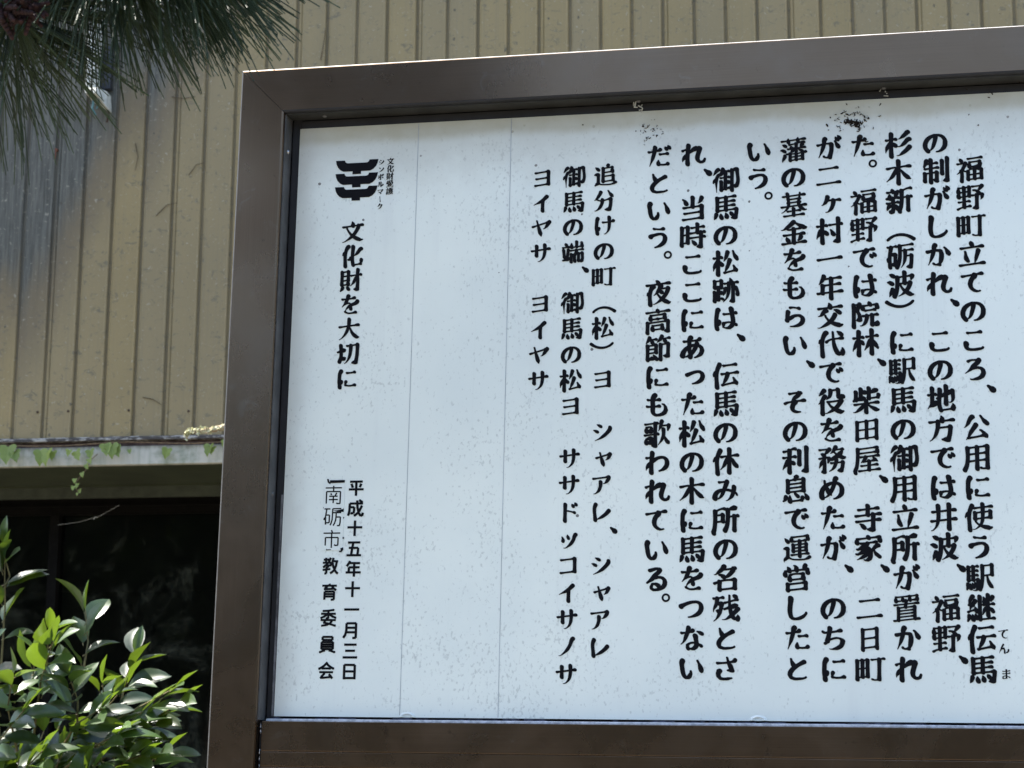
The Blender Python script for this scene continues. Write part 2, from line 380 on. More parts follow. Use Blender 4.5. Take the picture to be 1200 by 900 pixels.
# panel
m = MB(); y = .030
nx = 60
vs = []
for k in range(nx+1):
    x = PL+(PR_-PL)*k/nx
    vs += [(x, y, PB), (x, y, PT), (x, y+.0011, PB), (x, y+.0011, PT)]
fs = []
for k in range(nx):
    a = 4*k; fs += [(a, a+4, a+5, a+1), (a+2, a+3, a+7, a+6), (a+1, a+5, a+7, a+3), (a, a+2, a+6, a+4)]
m.add(vs, fs+[(0,1,3,2), (4*nx, 4*nx+2, 4*nx+3, 4*nx+1)])
pan = m.build('panel', PANEL, sign); pan.location.z = ZS
for xa in (.2518, .3834, 1.15):
    m = MB(); m.box(xa-.00032, xa+.00032, .02975, .0299, ZS+PB+.001, ZS+PT-.001); m.build('film_seam', SEAM, sign)
# bottom bead, ragged sealant and blister
m = MB(); m.box(FW+.006, XR-FW-.006, .0235, .0383, ZS-.9035, ZS+PB-.0035); m.build('glazing_bead', BEAD, sign, bevel=.0008)
m = MB(); rnd = random.Random(3); x = PL-.002; m.box(x, PR_, .0289, .0297, ZS+PB-.0034, ZS+PB-.0029)
while x < PR_:
    l = rnd.uniform(.004, .035); h = rnd.uniform(.0004, .0022)
    if rnd.random() < .75: m.box(x, x+l, .0288, .0296, ZS+PB-.0030, ZS+PB-.0030+h)
    x += l+rnd.uniform(.001, .006)
m.build('dirty_sealant', m_plain('grey_black_sealant', (.05,.055,.08), .8, 0, .3, .6, 150), sign)
m = MB(); m.box(PL-.0035, PL-.0008, .0290, .0311, ZS+PB, ZS-.60); m.box(PL-.003, PL-.0012, .0288, .0289, ZS+PB+.002, ZS-.78)
m.build('edge_bead', m_plain('dull_edge_bead', (.12,.12,.125), .6, .1, .4, .5, 60), sign)
for cx in (.719, .262):
    m = MB()
    for k in range(14):
        a0 = math.pi*k/14; a1 = math.pi*(k+1)/14
        for r0, y0, r1, y1 in ((.0075,.0299,.0052,.0283),(.0052,.0283,.003,.0298)):
            m.add([(cx+r0*1.5*math.cos(a0), y0, ZS+PB+.0004+r0*math.sin(a0)*.9), (cx+r0*1.5*math.cos(a1), y0, ZS+PB+.0004+r0*math.sin(a1)*.9),
                   (cx+r1*1.5*math.cos(a1), y1, ZS+PB+.0004+r1*math.sin(a1)*.9), (cx+r1*1.5*math.cos(a0), y1, ZS+PB+.0004+r1*math.sin(a0)*.9)], [(0,1,2,3)])
    m.build('film_blister', STICK, sign, smooth=True)
# lower rail of three flush bars with narrow grooves, set slightly back between the posts
m = MB(); xa, xb = FW+.0055, XR-FW-.0055
for za, zb in ((-.9040,-.9422),(-.9434,-.9620),(-.9632,-1.012)): m.box(xa, xb, .0105, .040, ZS+zb, ZS+za)
m.box(xa, xb, .0125, .038, ZS-1.010, ZS-.906); m.build('bottom_rail', BRZ_X, sign, bevel=.0005)
m = MB(); rnd = random.Random(8)
for z in (-.910, -.918, -.9425, -.952, -.9625, -.975, -.99):
    for k in range(3): m.add([(xa-.0012+rnd.uniform(-.0006,.0006), .010+rnd.uniform(-.0012,.0006), ZS+z+rnd.uniform(-.004,.004)) for _ in range(4)], [(0,1,2),(0,2,3),(0,3,1),(1,3,2)])
m.build('burr_chips', BEAD, sign)
m = MB(); m.box(FW+.0004, FW+.0050, .018, .038, ZS-1.01, ZS-.9045); m.build('end_gap_shade', GASKET, sign)  # black strip standing for the shade in the rail-end gap
for (x, yy, z, ax) in ((FW+.0014, .021, -.1165, 'x'), (.118, .020, -FW-.0016, 'z'), (.560, .027, -FW-.0016, 'z'), (FW+.0014, .021, -.60, 'x'), (.888, .027, -FW-.0016, 'z')):
    m = MB(); d = Vector((1,0,0)) if ax == 'x' else Vector((0,0,-1)); c0 = Vector((x, yy, ZS+z))
    m.tube([c0-d*.0005, c0+d*.0012, c0+d*.0020], .0036, .0022, 10); m.build('screw', SCREW if x < .1 and z > -.2 else JAMB, sign)

# ------------------------------------------------------------------ lettering: brush strokes stored as short skeleton lines
GLYPH = {   # x, y in thousandths of the character square
'福': [[668,332,668,3], [446,295,448,2], [448,2,899,-3], [899,-3,896,327], [896,327,464,333,437,299,400,295,248,390], [897,168,449,168], [215,341,228,300,228,-35], [90,619,369,619], [369,619,216,348,74,251], [222,713,184,795], [442,762,904,762], [855,531,854,629], [854,629,498,630], [498,630,497,461], [497,461,838,461,854,476,855,531]],
'野': [[492,58,112,8,68,-13], [849,251,868,262,897,344,909,429], [909,429,563,432], [748,562,906,748], [906,748,574,757], [464,240,107,240], [290,38,288,761], [103,592,101,759], [101,759,467,756], [467,756,463,424], [463,424,108,424], [108,424,103,592], [468,592,103,592], [723,431,716,-33], [716,-33,596,-41], [816,438,808,487,744,556,640,615,607,614]],
'町': [[261,109,261,722], [103,108,420,108], [420,108,417,717], [417,717,101,723], [101,723,101,31], [419,421,103,421], [547,707,921,707], [778,706,771,-34], [771,-34,624,-35,563,-2]],
'立': [[96,3,904,3], [585,5,723,476], [866,614,134,614], [404,102,362,141,283,482], [481,817,503,713]],
'て': [[838,691,134,630], [581,645,569,604,499,531,442,432,420,350,433,212,471,146,541,79,706,21,767,36]],
'の': [[491,654,508,631,507,575,457,361,405,218,336,120,227,84], [227,84,148,196,129,284,135,383,172,476,222,548,310,620,442,672,552,680,651,660,728,623,792,564,842,476,860,410,851,256,815,168,723,77,629,33,536,25]],
'こ': [[222,267,213,185,228,119,277,65,349,34,437,20,679,25,789,43,816,75], [734,663,602,652,272,658]],
'ろ': [[266,680,283,691,658,704], [658,704,602,614,431,471,388,408,167,245], [404,416,607,421,701,395,745,366,790,311,804,190,759,97,673,36,492,-2,376,-2,354,9]],
'、': [[277,9,118,163]],
'公': [[492,482,252,124,228,67,167,3], [772,82,448,53,228,49], [635,273,668,260,700,223,855,-8], [107,432,134,443,205,526,345,757,382,779], [646,773,758,597,899,438]],
'用': [[635,-8,701,-40,843,-31], [843,-31,846,728], [846,728,190,735], [190,735,187,279,158,124,90,-24], [848,504,191,504], [503,-30,503,733], [848,262,186,264]],
'に': [[189,9,188,89,162,201,162,394,207,696,239,735], [189,117,234,157,270,256,266,284], [833,641,695,625,492,630], [860,69,668,48,574,54,438,92], [438,92,450,229,470,251]],
'使': [[310,-24,360,-33,475,22,561,98,600,168,623,240,634,346,635,801], [943,-24,899,-39,811,-23,629,41,486,131,404,229], [635,531,887,528], [887,528,887,323], [887,323,388,320], [388,320,388,528], [388,528,635,531], [926,696,354,696], [211,-41,204,572,220,641,294,795], [195,548,135,515,71,438,63,399]],
'う': [[332,740,651,702,695,713], [206,432,233,460,360,491,569,515,684,477,740,416,756,366,755,284,736,218,700,157,646,104,563,54,376,-2]],
'駅': [[277,317,277,766], [420,768,119,768], [119,768,121,318], [121,318,431,311], [431,311,414,69,390,-30,316,-51,261,-24], [486,-30,534,91,562,240,575,761], [575,761,885,761], [885,761,887,427], [887,427,570,427], [119,619,404,619], [419,130,366,136,327,223], [119,465,404,465], [728,425,747,300,796,141,851,42,910,-19], [63,9,89,91,101,196], [173,190,184,47], [250,201,277,80]],
'継': [[734,86,723,416,734,784], [143,319,144,361,321,641], [336,330,134,306,85,284], [574,471,910,471], [316,416,360,278], [731,373,803,328,888,218,893,179], [230,513,98,515], [98,515,221,784,244,801], [731,373,674,355,552,141], [618,553,633,586,591,724], [464,762,467,-7], [467,-7,921,-13], [228,168,244,9], [63,-24,94,36,118,157], [888,713,827,570], [354,53,327,185]],
'伝': [[899,-13,772,245], [360,432,910,432], [200,-35,191,545,209,619,288,795], [184,520,134,496,86,438,74,377], [571,425,548,333,384,30], [384,30,838,76], [849,729,426,729]],
'馬': [[510,755,508,280], [717,-46,848,-37], [848,-37,881,135,885,272], [885,272,207,281], [207,281,200,762], [200,762,833,762], [202,438,800,438], [202,597,800,597], [354,3,332,141], [673,174,723,91], [508,152,545,42,536,14], [96,-24,135,42,173,157]],
'制': [[327,-35,327,801], [151,665,530,663], [420,53,528,5], [528,5,529,314], [529,314,123,317], [123,317,123,36], [563,487,121,487], [121,487,96,575,147,681,167,768,195,790], [767,-35,887,-25], [887,-25,888,790], [712,234,712,713]],
'が': [[393,751,366,729,348,562,281,328,151,25], [343,47,382,16,550,3], [550,3,618,289,618,514], [618,514,508,548,107,515], [855,669,817,691,772,773], [926,729,860,823], [893,328,864,410,756,614]],
'し': [[294,746,277,157,296,86,327,42,382,9,470,-8,629,16,712,52,783,103,838,163,838,190]],
'か': [[123,526,508,553,611,526,635,432,635,322,611,168,555,9], [555,9,393,21,349,58], [162,25,277,284,363,576,383,735,415,768], [745,636,771,619,809,559,880,416,904,328]],
'れ': [[332,751,299,385,299,3], [316,585,145,574,107,553], [292,357,230,322,108,152,107,124], [318,441,376,462,503,559,585,598,640,608,756,593], [756,593,713,94,772,43,924,61,959,152]],
'地': [[207,201,206,790], [316,564,79,564], [899,141,924,80,892,-15], [892,-15,490,-19], [490,-19,464,64,464,713], [668,806,668,179], [349,273,327,239,90,133,68,91], [365,410,435,431,502,475,630,514,711,559,885,626], [885,626,869,256,838,224,794,219,761,240]],
'方': [[101,630,893,630], [382,629,369,418,311,207,232,75,167,10,107,-24], [371,405,794,399], [794,399,766,113,713,-48], [713,-48,519,-19], [514,632,529,724,497,795]],
'で': [[129,625,838,685], [592,652,439,432,412,306,428,207,465,141,552,65,695,15,734,15,783,36], [888,438,833,531], [723,487,772,394]],
'は': [[706,735,712,70,640,16,530,10,404,57], [404,57,427,200], [427,200,541,229,678,220,789,174,882,113], [228,746,203,728,196,696,151,344,156,157,184,9], [877,570,663,548,431,553], [180,111,226,152,262,251,255,289]],
'井': [[96,284,899,284], [85,-35,140,-32,211,31,254,91,297,201,321,328,321,795], [134,597,877,597], [679,-41,679,795]],
'波': [[288,-24,336,75,370,196,387,350,394,657], [394,657,904,662], [904,662,855,520], [431,-30,530,11,687,132,787,278,831,416], [831,416,389,416], [635,417,635,806], [937,-24,893,-30,811,5,662,110,535,278,499,350,490,408], [68,515,107,510,206,454], [255,718,145,784], [233,240,118,-8]],
'杉': [[266,806,256,493,266,-35], [90,592,420,592], [253,459,203,420,77,174,74,135], [253,459,332,437,402,361,415,322], [849,801,811,783,739,714,618,627,547,585,514,586], [899,531,855,523,728,406,574,305,497,300], [904,245,794,136,673,49,514,-30,459,-24]],
'木': [[107,559,448,559,497,538,552,559,893,559], [497,513,573,449,734,234,871,109,910,91], [497,795,497,-41], [497,513,428,453,255,218,90,86]],
'新': [[79,476,481,476], [591,465,915,465], [283,475,282,9,271,-16,217,-24], [470,311,85,311], [519,-52,511,-13,556,102,580,229,590,713], [590,713,844,778,904,768], [470,707,96,707], [360,478,395,614,420,641], [294,709,266,806], [173,478,188,553,173,625], [811,464,811,-35], [448,64,451,102,398,207], [90,75,155,196,184,212]],
'砺': [[921,768,495,761], [495,761,480,251,437,86,387,-19], [675,368,888,366], [888,366,882,108,853,-47], [853,-47,734,-41], [158,465,338,464], [338,464,335,103], [335,103,158,97], [493,575,921,575], [673,570,673,384,655,218,606,69,556,-13,530,-30], [197,749,145,394,156,14], [79,757,371,757], [140,350,84,306,74,229]],
'御': [[178,-41,174,435,184,498,234,591,327,614,404,806], [321,476,618,476], [343,333,343,18], [343,18,646,69], [494,55,492,696], [165,434,101,394,66,350,63,322], [378,704,613,702], [493,289,613,289], [68,619,218,800,244,812], [723,-41,726,723], [726,723,903,730], [903,730,904,141,888,112,838,102]],
'所': [[90,-63,80,-13,106,69,134,290,137,706], [137,706,420,771,470,757], [570,465,915,465], [136,328,405,328], [405,328,397,556], [397,556,136,559], [475,-8,532,108,568,289,573,712], [573,712,882,773], [800,464,800,-35]],
'置': [[382,772,382,641], [771,91,229,91], [228,-13,231,404], [231,404,464,406,769,404], [769,404,772,-13], [229,300,771,300], [615,771,855,776], [855,776,854,637], [854,637,152,636], [152,636,151,778], [151,778,615,771], [615,771,613,637], [85,-19,915,-19], [888,515,96,515], [492,629,464,410], [229,196,771,196]],
'た': [[182,14,308,377,375,641,383,735,426,773], [591,658,569,625,459,604,312,586,140,586], [893,58,866,32,789,20,679,20,509,54], [509,54,514,212], [574,449,849,449]],
'院': [[420,581,427,682], [427,682,674,691,909,682], [909,682,915,581], [222,190,326,211], [326,211,307,388,242,515,316,769], [316,769,115,761], [115,761,112,-35], [915,322,426,322], [739,321,739,-31], [739,-31,917,-23], [917,-23,932,69], [674,707,635,806], [563,321,550,196,490,58,382,-23,327,-19], [503,509,833,509]],
'林': [[712,462,779,421,848,262,911,157,915,124], [272,806,261,514,272,421,272,-35], [259,469,205,421,133,262,77,174,74,135], [712,462,648,426,592,306,470,119], [409,592,96,592], [712,806,712,-35], [536,592,899,592], [259,469,332,453,413,361,420,333]],
'柴': [[470,482,162,441,79,424,68,405], [145,439,145,718], [893,273,591,273,513,256,415,273,101,273], [915,537,895,450], [895,450,585,449], [585,449,585,806], [552,256,602,185,723,91,888,8,926,14], [587,647,662,654,849,719,888,713], [310,806,312,467], [474,253,244,71,107,0,57,9], [492,-35,492,366], [312,680,459,680]],
'田': [[864,31,136,31], [866,-30,866,735], [866,735,137,728], [137,728,134,-30], [864,388,136,388], [492,733,492,32]],
'屋': [[849,267,764,332,717,389,701,464], [910,-19,222,-19], [358,302,459,295,723,312,758,324], [563,299,561,-11], [294,267,352,310,430,399,453,454], [882,465,255,465], [833,152,299,152], [101,-74,88,-19,138,113,173,339,185,754], [185,754,844,756], [844,756,844,597], [844,597,180,597]],
'寺': [[910,487,85,487], [107,289,893,289], [481,-8,552,-35,667,-25], [667,-25,673,486], [833,691,178,691], [492,493,492,801], [239,190,277,168,360,69]],
'家': [[660,319,700,229,773,119,860,38,915,20], [554,276,658,326,789,429,833,432], [437,465,554,276], [118,13,261,63,552,218], [756,553,244,553], [882,586,882,717], [882,717,505,720,118,717], [118,717,118,586], [494,357,195,209,134,192,90,207], [354,-19,393,-40,470,-40,534,3,569,119,554,276], [505,726,486,795], [472,540,437,465], [437,465,184,370,140,358,118,366]],
'二': [[184,658,811,658], [96,64,899,64]],
'日': [[789,-24,786,728], [786,728,211,735], [211,735,211,-30], [213,36,787,36], [213,388,787,388]],
'ヶ': [[811,416,336,423], [585,414,567,245,517,119,398,-15,371,-29,299,-30], [156,251,211,273,328,426,371,564]],
'村': [[519,592,926,592], [90,592,409,592], [266,806,255,487,266,-35], [262,430,202,416,138,273,77,174,74,135], [816,795,815,-25], [815,-25,662,-41], [262,430,327,387,391,322,408,295,409,240], [563,399,644,245,640,201]],
'一': [[915,388,85,388]],
'年': [[844,460,256,457], [256,457,250,186], [270,693,866,685], [547,-41,547,684], [915,185,85,185], [299,801,271,710,134,520]],
'交': [[932,-8,871,-24,794,-6,651,52,569,100,487,164,410,251,356,333,338,394], [101,663,888,663], [503,665,503,746,470,812], [74,-19,123,-34,228,-2,448,108,562,207,622,284,673,383], [96,394,145,394,328,552,376,564], [822,443,695,540,657,553]],
'代': [[360,454,376,470,910,537], [585,790,625,366,659,218,711,86,787,-25,902,-21], [902,-21,935,108,915,168], [233,-35,231,561,249,630,330,779,365,801], [222,537,167,513,118,454], [750,784,871,674]],
'役': [[283,-13,338,-34,398,-17,547,46,652,110,749,207,857,366], [857,366,389,365], [389,365,508,185,579,115,673,50,871,-33,932,-19], [79,333,196,420,231,498,299,581], [204,412,211,-35], [904,504,760,505], [760,505,738,765], [738,765,482,768], [482,768,474,619,452,559,393,487,349,465], [272,795,96,625]],
'を': [[550,341,552,174], [844,509,816,459,581,362,420,265,345,190,303,73], [303,73,415,5,613,-8,778,14], [437,779,409,751,394,670,274,429,156,300], [156,641,448,641,657,659,706,674], [283,428,415,453,475,452,538,405,550,341]],
'務': [[596,709,873,707], [873,707,839,614,783,542,596,423,479,384,383,453,79,454], [167,-30,254,-24], [254,-24,255,322,244,399,255,504,244,557], [561,660,674,530,778,456,915,401,970,416], [420,-30,508,16,583,97,651,266,662,350], [244,557,151,614], [244,361,191,328,79,130], [459,597,486,604,559,667,628,795,646,806], [481,251,879,244], [879,244,865,80,826,-43], [826,-43,717,-46], [421,435,376,278], [244,557,430,755], [430,755,90,762]],
'め': [[651,762,618,735,599,626,490,328,413,199,343,124,272,81,142,88], [142,88,124,245,153,350,193,416,320,535,437,583,519,597,657,585,723,560,804,493,847,416,860,339,847,201,814,141,756,78,640,16,563,9], [239,691,241,641,331,383,436,192,475,152]],
'ち': [[123,641,156,615,294,603,563,619,756,647], [279,300,357,637,371,751], [195,218,239,235,296,300,492,376,591,388,679,375,739,346,825,266], [825,266,781,124,745,78,662,31,536,4,376,3,354,14]],
'藩': [[327,674,327,801], [662,801,662,680], [266,234,783,223,861,243,910,235,943,245], [604,216,602,-17], [310,416,910,416], [532,408,507,355,409,280,387,234], [830,233,827,-14], [827,-14,389,-19], [389,-19,387,234], [437,417,436,482,420,515], [90,735,910,735], [826,102,389,102], [602,306,604,584], [750,421,791,520,833,542], [354,575,604,592,811,622,882,608], [688,408,707,355,806,283,830,233], [228,542,134,597], [195,350,101,402,63,399], [123,-46,118,-13,208,152,206,179]],
'基': [[717,795,721,278,772,218,849,159,904,132,943,141], [123,713,877,713], [284,460,716,460], [712,146,283,146], [283,806,288,278,167,159,101,121,74,124], [497,-17,497,223], [716,586,284,586], [921,328,74,328], [844,-19,162,-19]],
'金': [[497,-8,497,502], [151,300,849,300], [101,-13,899,-13], [57,520,101,507,221,559,338,632,503,767], [503,767,635,654,775,566,888,511,943,515], [237,561,283,505,497,503,712,505,774,561], [646,64,677,75,750,196], [250,201,305,80]],
'も': [[151,608,400,577,585,586], [695,405,755,382,814,278,826,174,783,80,706,24,591,-2,437,12,366,69,339,130,338,290,394,746,426,773], [123,355,343,329,580,339]],
'ら': [[260,306,299,305,448,386,591,410,712,381,792,306,805,256,799,179,772,119,717,66,585,15,497,3,349,9], [228,251,245,304,239,377,266,575], [343,729,376,734,668,674]],
'い': [[727,630,811,454,853,317,871,201], [486,267,492,190,451,108,415,66,371,48,332,49,299,60,257,102,208,212,179,383,173,647,189,669]],
'そ': [[838,421,352,399,167,370,129,350], [365,405,394,464,623,653,648,711], [294,707,596,724,701,713], [505,392,406,240,396,179,405,119,431,75,492,30,624,-1,695,-2]],
'利': [[85,504,486,504], [294,739,294,-35], [492,779,437,789,277,742,96,718], [299,350,360,331,475,229], [283,394,224,355,165,245,77,124,68,86], [728,-41,870,-31], [870,-31,871,779], [629,212,629,685]],
'息': [[470,725,231,712], [231,712,231,307], [231,307,767,303], [767,303,764,712], [764,712,470,725], [765,581,229,581], [229,443,765,443], [475,299,476,249,492,216,565,131,596,119], [470,725,494,806,541,828], [888,20,889,53,816,179], [299,168,302,-23], [302,-23,702,-23], [702,-23,734,69], [74,9,102,20,167,157]],
'運': [[618,509,399,503], [399,503,399,285], [399,285,837,278], [837,278,837,503], [837,503,618,509], [618,625,618,91], [394,394,842,394], [904,163,343,163], [217,108,214,404], [214,404,85,410], [217,108,376,13,519,-13,899,-2,959,36], [217,108,119,36,91,-2,90,-46], [811,625,415,625], [217,636,129,751], [343,663,344,779], [344,779,893,778], [893,778,893,663]],
'営': [[207,-8,206,195], [206,195,810,196], [810,196,810,-7], [810,-7,207,-8], [503,654,504,735,469,795,426,817], [123,520,124,652], [124,652,882,651], [882,651,882,526], [728,658,747,713,811,795], [261,654,255,713,211,784], [277,498,299,509,734,508], [734,508,733,339], [733,339,277,340], [277,340,277,498]],
'と': [[411,441,304,674,288,735], [756,608,418,434,275,289,252,240,244,168,283,80,398,26,596,14,783,32,816,53]],
'松': [[79,592,354,592], [783,229,888,-2], [233,801,233,-35], [226,441,166,383,77,179,74,124], [646,460,589,289,460,5], [460,5,849,54], [226,441,272,437,309,410,361,328,360,273], [569,762,517,592,437,438], [899,416,897,460,815,614,761,773]],
'跡': [[244,519,115,527], [115,527,112,765], [112,765,346,761], [346,761,348,521], [348,521,244,519], [453,636,915,636], [761,634,760,-34], [760,-34,657,-41], [246,75,244,519], [607,634,607,361,572,190,524,86,470,14,415,-30], [404,75,371,98,112,31], [112,31,112,361], [684,637,691,724,657,801], [246,317,360,317], [915,179,926,240,860,443], [508,454,488,432,461,317,415,207]],
'休': [[222,-35,214,561,232,625,316,790], [910,548,684,548,625,531,574,547,343,548], [621,501,689,470,802,256,921,108], [624,790,624,-41], [621,501,554,438,422,207,327,102], [204,533,146,503,68,405]],
'み': [[261,696,551,702], [551,702,454,448,301,135,244,87,195,81,107,112], [107,112,119,234,140,278,217,353,338,399,508,398,746,325,888,232,910,179], [525,-8,569,-1,640,48,729,157,792,338,805,482]],
'名': [[112,251,365,317,811,304], [811,304,811,10], [811,10,289,13], [289,13,287,289], [407,324,457,398,569,456,690,559,751,636,768,696], [822,707,426,707,387,718], [107,559,145,558,244,621,381,723,421,795,453,812], [453,405,426,449,343,513,283,531]],
'残': [[888,641,470,570], [915,80,929,47,902,-52], [902,-52,783,-2,718,103,675,240,641,423,624,806], [926,317,682,102,442,-8,382,3], [910,449,448,355], [211,757,181,571,81,333,85,300], [404,762,85,762], [288,277,189,328], [184,555,370,552], [370,552,314,311,254,163,162,31,90,-19], [756,784,838,740]],
'さ': [[844,663,816,626,679,598,514,581,195,586], [563,300,742,287], [742,287,589,621,552,757], [717,14,453,-2,338,22,294,44,238,113,228,196,254,284,299,306]],
'当': [[173,449,821,446], [821,446,828,3], [828,3,156,3], [826,229,206,229], [495,456,497,801], [822,757,729,581,690,559], [255,548,265,603,184,740,156,762]],
'時': [[112,75,119,737], [119,737,326,740], [326,740,327,152], [327,152,114,152], [415,493,921,493], [668,494,668,806], [921,317,420,317], [668,-41,793,-38], [793,-38,800,491], [459,691,888,691], [325,454,114,454], [585,86,492,207]],
'あ': [[783,702,756,670,596,647,184,641], [596,-8,668,11,772,66,814,108,853,185,866,262,841,350,783,415,705,456,530,470,430,449,327,397,255,344,208,289,169,229,133,93], [133,93,222,44,299,55,391,93,486,174,561,267,616,361,679,531], [453,779,421,751,393,498,393,273,436,58,420,20]],
'っ': [[217,372,415,436,580,471,635,470,712,446,787,377,804,317,804,251,783,185,738,126,618,58,426,20]],
'つ': [[393,64,486,70,613,102,706,140,788,201,846,300,859,377,853,449,825,515,761,573,679,605,536,608,195,515,140,494,123,471]],
'な': [[646,443,658,51,591,-2,519,-13,383,12], [383,12,351,130], [351,130,426,191,503,212,613,205,728,161,855,75], [140,592,306,592,448,609,530,629,558,663], [398,768,373,631,306,460,178,223,123,185], [882,515,712,608]],
'だ': [[558,636,525,606,415,587,284,570,112,570], [151,3,270,333,341,609,354,735], [486,196,481,40], [481,40,629,9,783,9,833,16,849,36], [827,438,541,438], [789,625,745,707], [855,751,904,658]],
'夜': [[96,696,904,696], [360,295,452,377,558,535,582,608,618,630], [558,520,865,511], [865,511,839,410,737,229,625,113,431,-9,371,-31,332,-19], [521,704,492,790,442,823], [228,-35,223,431,302,603,349,630], [459,372,570,212,684,93,855,-14,899,-30,943,-19], [215,396,167,376,123,328], [629,388,596,405]],
'高': [[317,58,316,206], [316,206,667,207], [667,207,668,59], [668,59,317,58], [505,715,486,801], [96,707,899,707], [134,-35,141,325], [141,325,866,328], [866,328,864,-37], [864,-37,761,-41], [503,443,749,446], [749,446,757,589], [757,589,248,592], [248,592,244,446], [244,446,503,443]],
'節': [[189,736,453,729], [147,383,452,383], [217,812,181,739,90,614], [915,729,657,729,618,740], [411,66,148,1], [148,1,145,520], [145,520,447,517], [447,517,447,246], [447,246,147,240], [726,722,772,614], [286,722,321,614], [464,3,360,157], [481,614,540,652,657,817], [723,91,750,76,870,75], [870,75,876,521], [876,521,610,514], [610,514,607,-35]],
'歌': [[327,-35,442,-50], [442,-50,437,761], [728,515,726,285,649,108,541,-30], [928,-26,829,102,767,240,734,269], [673,812,658,790,636,664,558,476], [125,80,130,237], [130,237,307,233], [307,233,304,83], [304,83,125,80], [635,648,920,640], [920,640,877,454], [514,762,85,762], [536,366,74,366], [305,603,294,640,129,638], [129,638,132,494], [132,494,298,490], [298,490,305,603]],
'わ': [[332,751,299,385,299,3], [292,357,230,322,112,157,107,119], [319,584,118,570], [316,432,519,535,618,559,701,558,767,537,858,454,881,383,882,295,842,190,800,142,734,96,591,47]],
'る': [[423,429,464,416,580,427,679,405,745,366,795,300,811,245,801,146,745,64,673,23,574,-2,459,-2,393,16,340,64,333,108,372,215], [372,215,525,180,586,124,615,16], [189,273,396,422,431,476,613,630,637,672,634,692,613,707,277,696]],
'追': [[596,709,613,790,646,823], [427,509,815,512], [815,512,815,704], [815,704,429,701], [429,701,426,119], [426,119,856,119], [856,119,848,341], [848,341,427,344], [228,69,227,454], [227,454,79,454], [228,69,354,0,481,-24,888,-19,965,20], [228,69,156,34,96,-19], [123,768,228,663]],
'分': [[343,768,275,636,199,531,124,453,74,443], [160,484,233,427,764,420], [764,420,756,157,714,-27], [714,-27,580,-35,536,-24], [415,425,396,273,326,119,283,64,206,5,129,-29,90,-19], [657,779,725,658,855,493]],
'け': [[437,531,673,526,822,537,882,548,910,575], [211,735,196,713,174,581,156,394,163,212,194,105,200,31], [195,130,234,163,277,284], [503,-2,552,-5,613,42,669,113,699,190,723,361,717,740]],
'端': [[844,-52,887,-43,899,-13,899,290], [899,290,443,283], [443,283,437,-41], [90,69,349,131,371,163], [266,119,316,498], [659,441,640,327,592,252,591,-35], [745,288,745,-30], [409,449,921,449], [888,757,887,586], [887,586,453,587], [453,587,453,757], [662,588,662,801], [349,619,85,619], [118,509,151,196], [200,790,233,707]],
'ヨ': [[195,69,789,69], [789,69,782,660], [782,660,200,658], [787,372,239,372]],
'シ': [[866,520,865,460,836,416,756,322,646,225,431,96,222,25], [316,399,162,487], [464,619,310,713]],
'ャ': [[354,564,519,-35], [602,218,651,234,755,361,797,462], [797,462,200,355]],
'ア': [[195,20,272,22,338,65,413,146,474,311,486,504], [162,680,837,677], [837,677,830,603,761,509,668,423,602,416]],
'レ': [[860,372,734,246,607,162,442,86,272,33], [272,33,272,685,288,713]],
'サ': [[387,14,448,10,514,44,590,113,638,196,673,344,679,735], [888,537,101,531], [316,729,316,289]],
'ド': [[349,718,343,-2], [350,449,508,410,756,311], [822,641,772,729], [646,685,695,592]],
'ッ': [[508,388,464,531], [233,476,286,333,272,289], [310,-8,376,-21,426,-1,618,141,738,322,792,492,827,515]],
'コ': [[200,86,800,86], [800,86,793,638], [793,638,206,641]],
'イ': [[151,339,528,488,739,658], [545,487,547,9]],
'ノ': [[178,53,228,44,332,99,442,180,536,273,661,476,737,680,783,713]],
'ヤ': [[503,14,305,740], [596,328,657,340,727,416,877,622], [877,622,118,487]],
'文': [[915,630,90,630], [244,629,257,559,318,438,389,328,489,214,591,126,723,43,871,-17,937,-13], [752,623,735,542,669,410,521,214,431,137,283,46,123,-21,85,-19], [503,632,518,724,481,801]],
'化': [[560,364,646,395,756,493,879,635,904,641], [231,550,178,525,123,460], [921,163,894,-12], [894,-12,577,-27], [577,-27,552,86,552,779], [244,-41,240,577,258,647,331,784,365,806], [547,295,481,276,393,225,360,229]],
'財': [[397,394,395,767], [395,767,130,770], [130,770,126,213], [126,213,392,210], [392,210,397,394], [397,581,125,581], [794,795,783,514,794,438,793,-37], [793,-37,679,-42,657,-30], [125,394,397,394], [781,478,729,443,616,256,503,135], [508,570,926,570], [173,108,121,9,74,-35], [415,9,349,113]],
'大': [[899,515,101,515], [492,491,538,432,623,245,691,146,833,11,888,-16,932,-8], [107,-19,167,5,272,86,401,262,483,490,503,801]],
'切': [[195,768,195,195,151,80], [618,717,607,465,569,251,506,113,442,31,371,-19], [453,718,898,718], [898,718,882,218,844,-20], [844,-20,690,-30], [68,498,398,575], [196,157,255,168,404,229]],
'愛': [[107,113,145,112,360,230,401,295,411,337], [68,-19,118,-43,151,-40,393,11,508,53,596,16,811,-34,877,-40,937,-19], [151,751,514,773,783,806,860,790], [882,465,876,572], [876,572,704,577,113,574], [113,574,112,471], [288,577,287,636,253,702,250,755], [551,53,574,86,749,215], [749,215,409,223,371,234], [461,51,437,81,354,135,308,192], [464,557,496,658,459,766], [411,337,624,345,647,361,657,394], [704,583,722,636,772,713], [411,337,368,361,360,454], [464,557,491,504,552,465], [255,449,167,340,107,333], [849,350,734,460]],
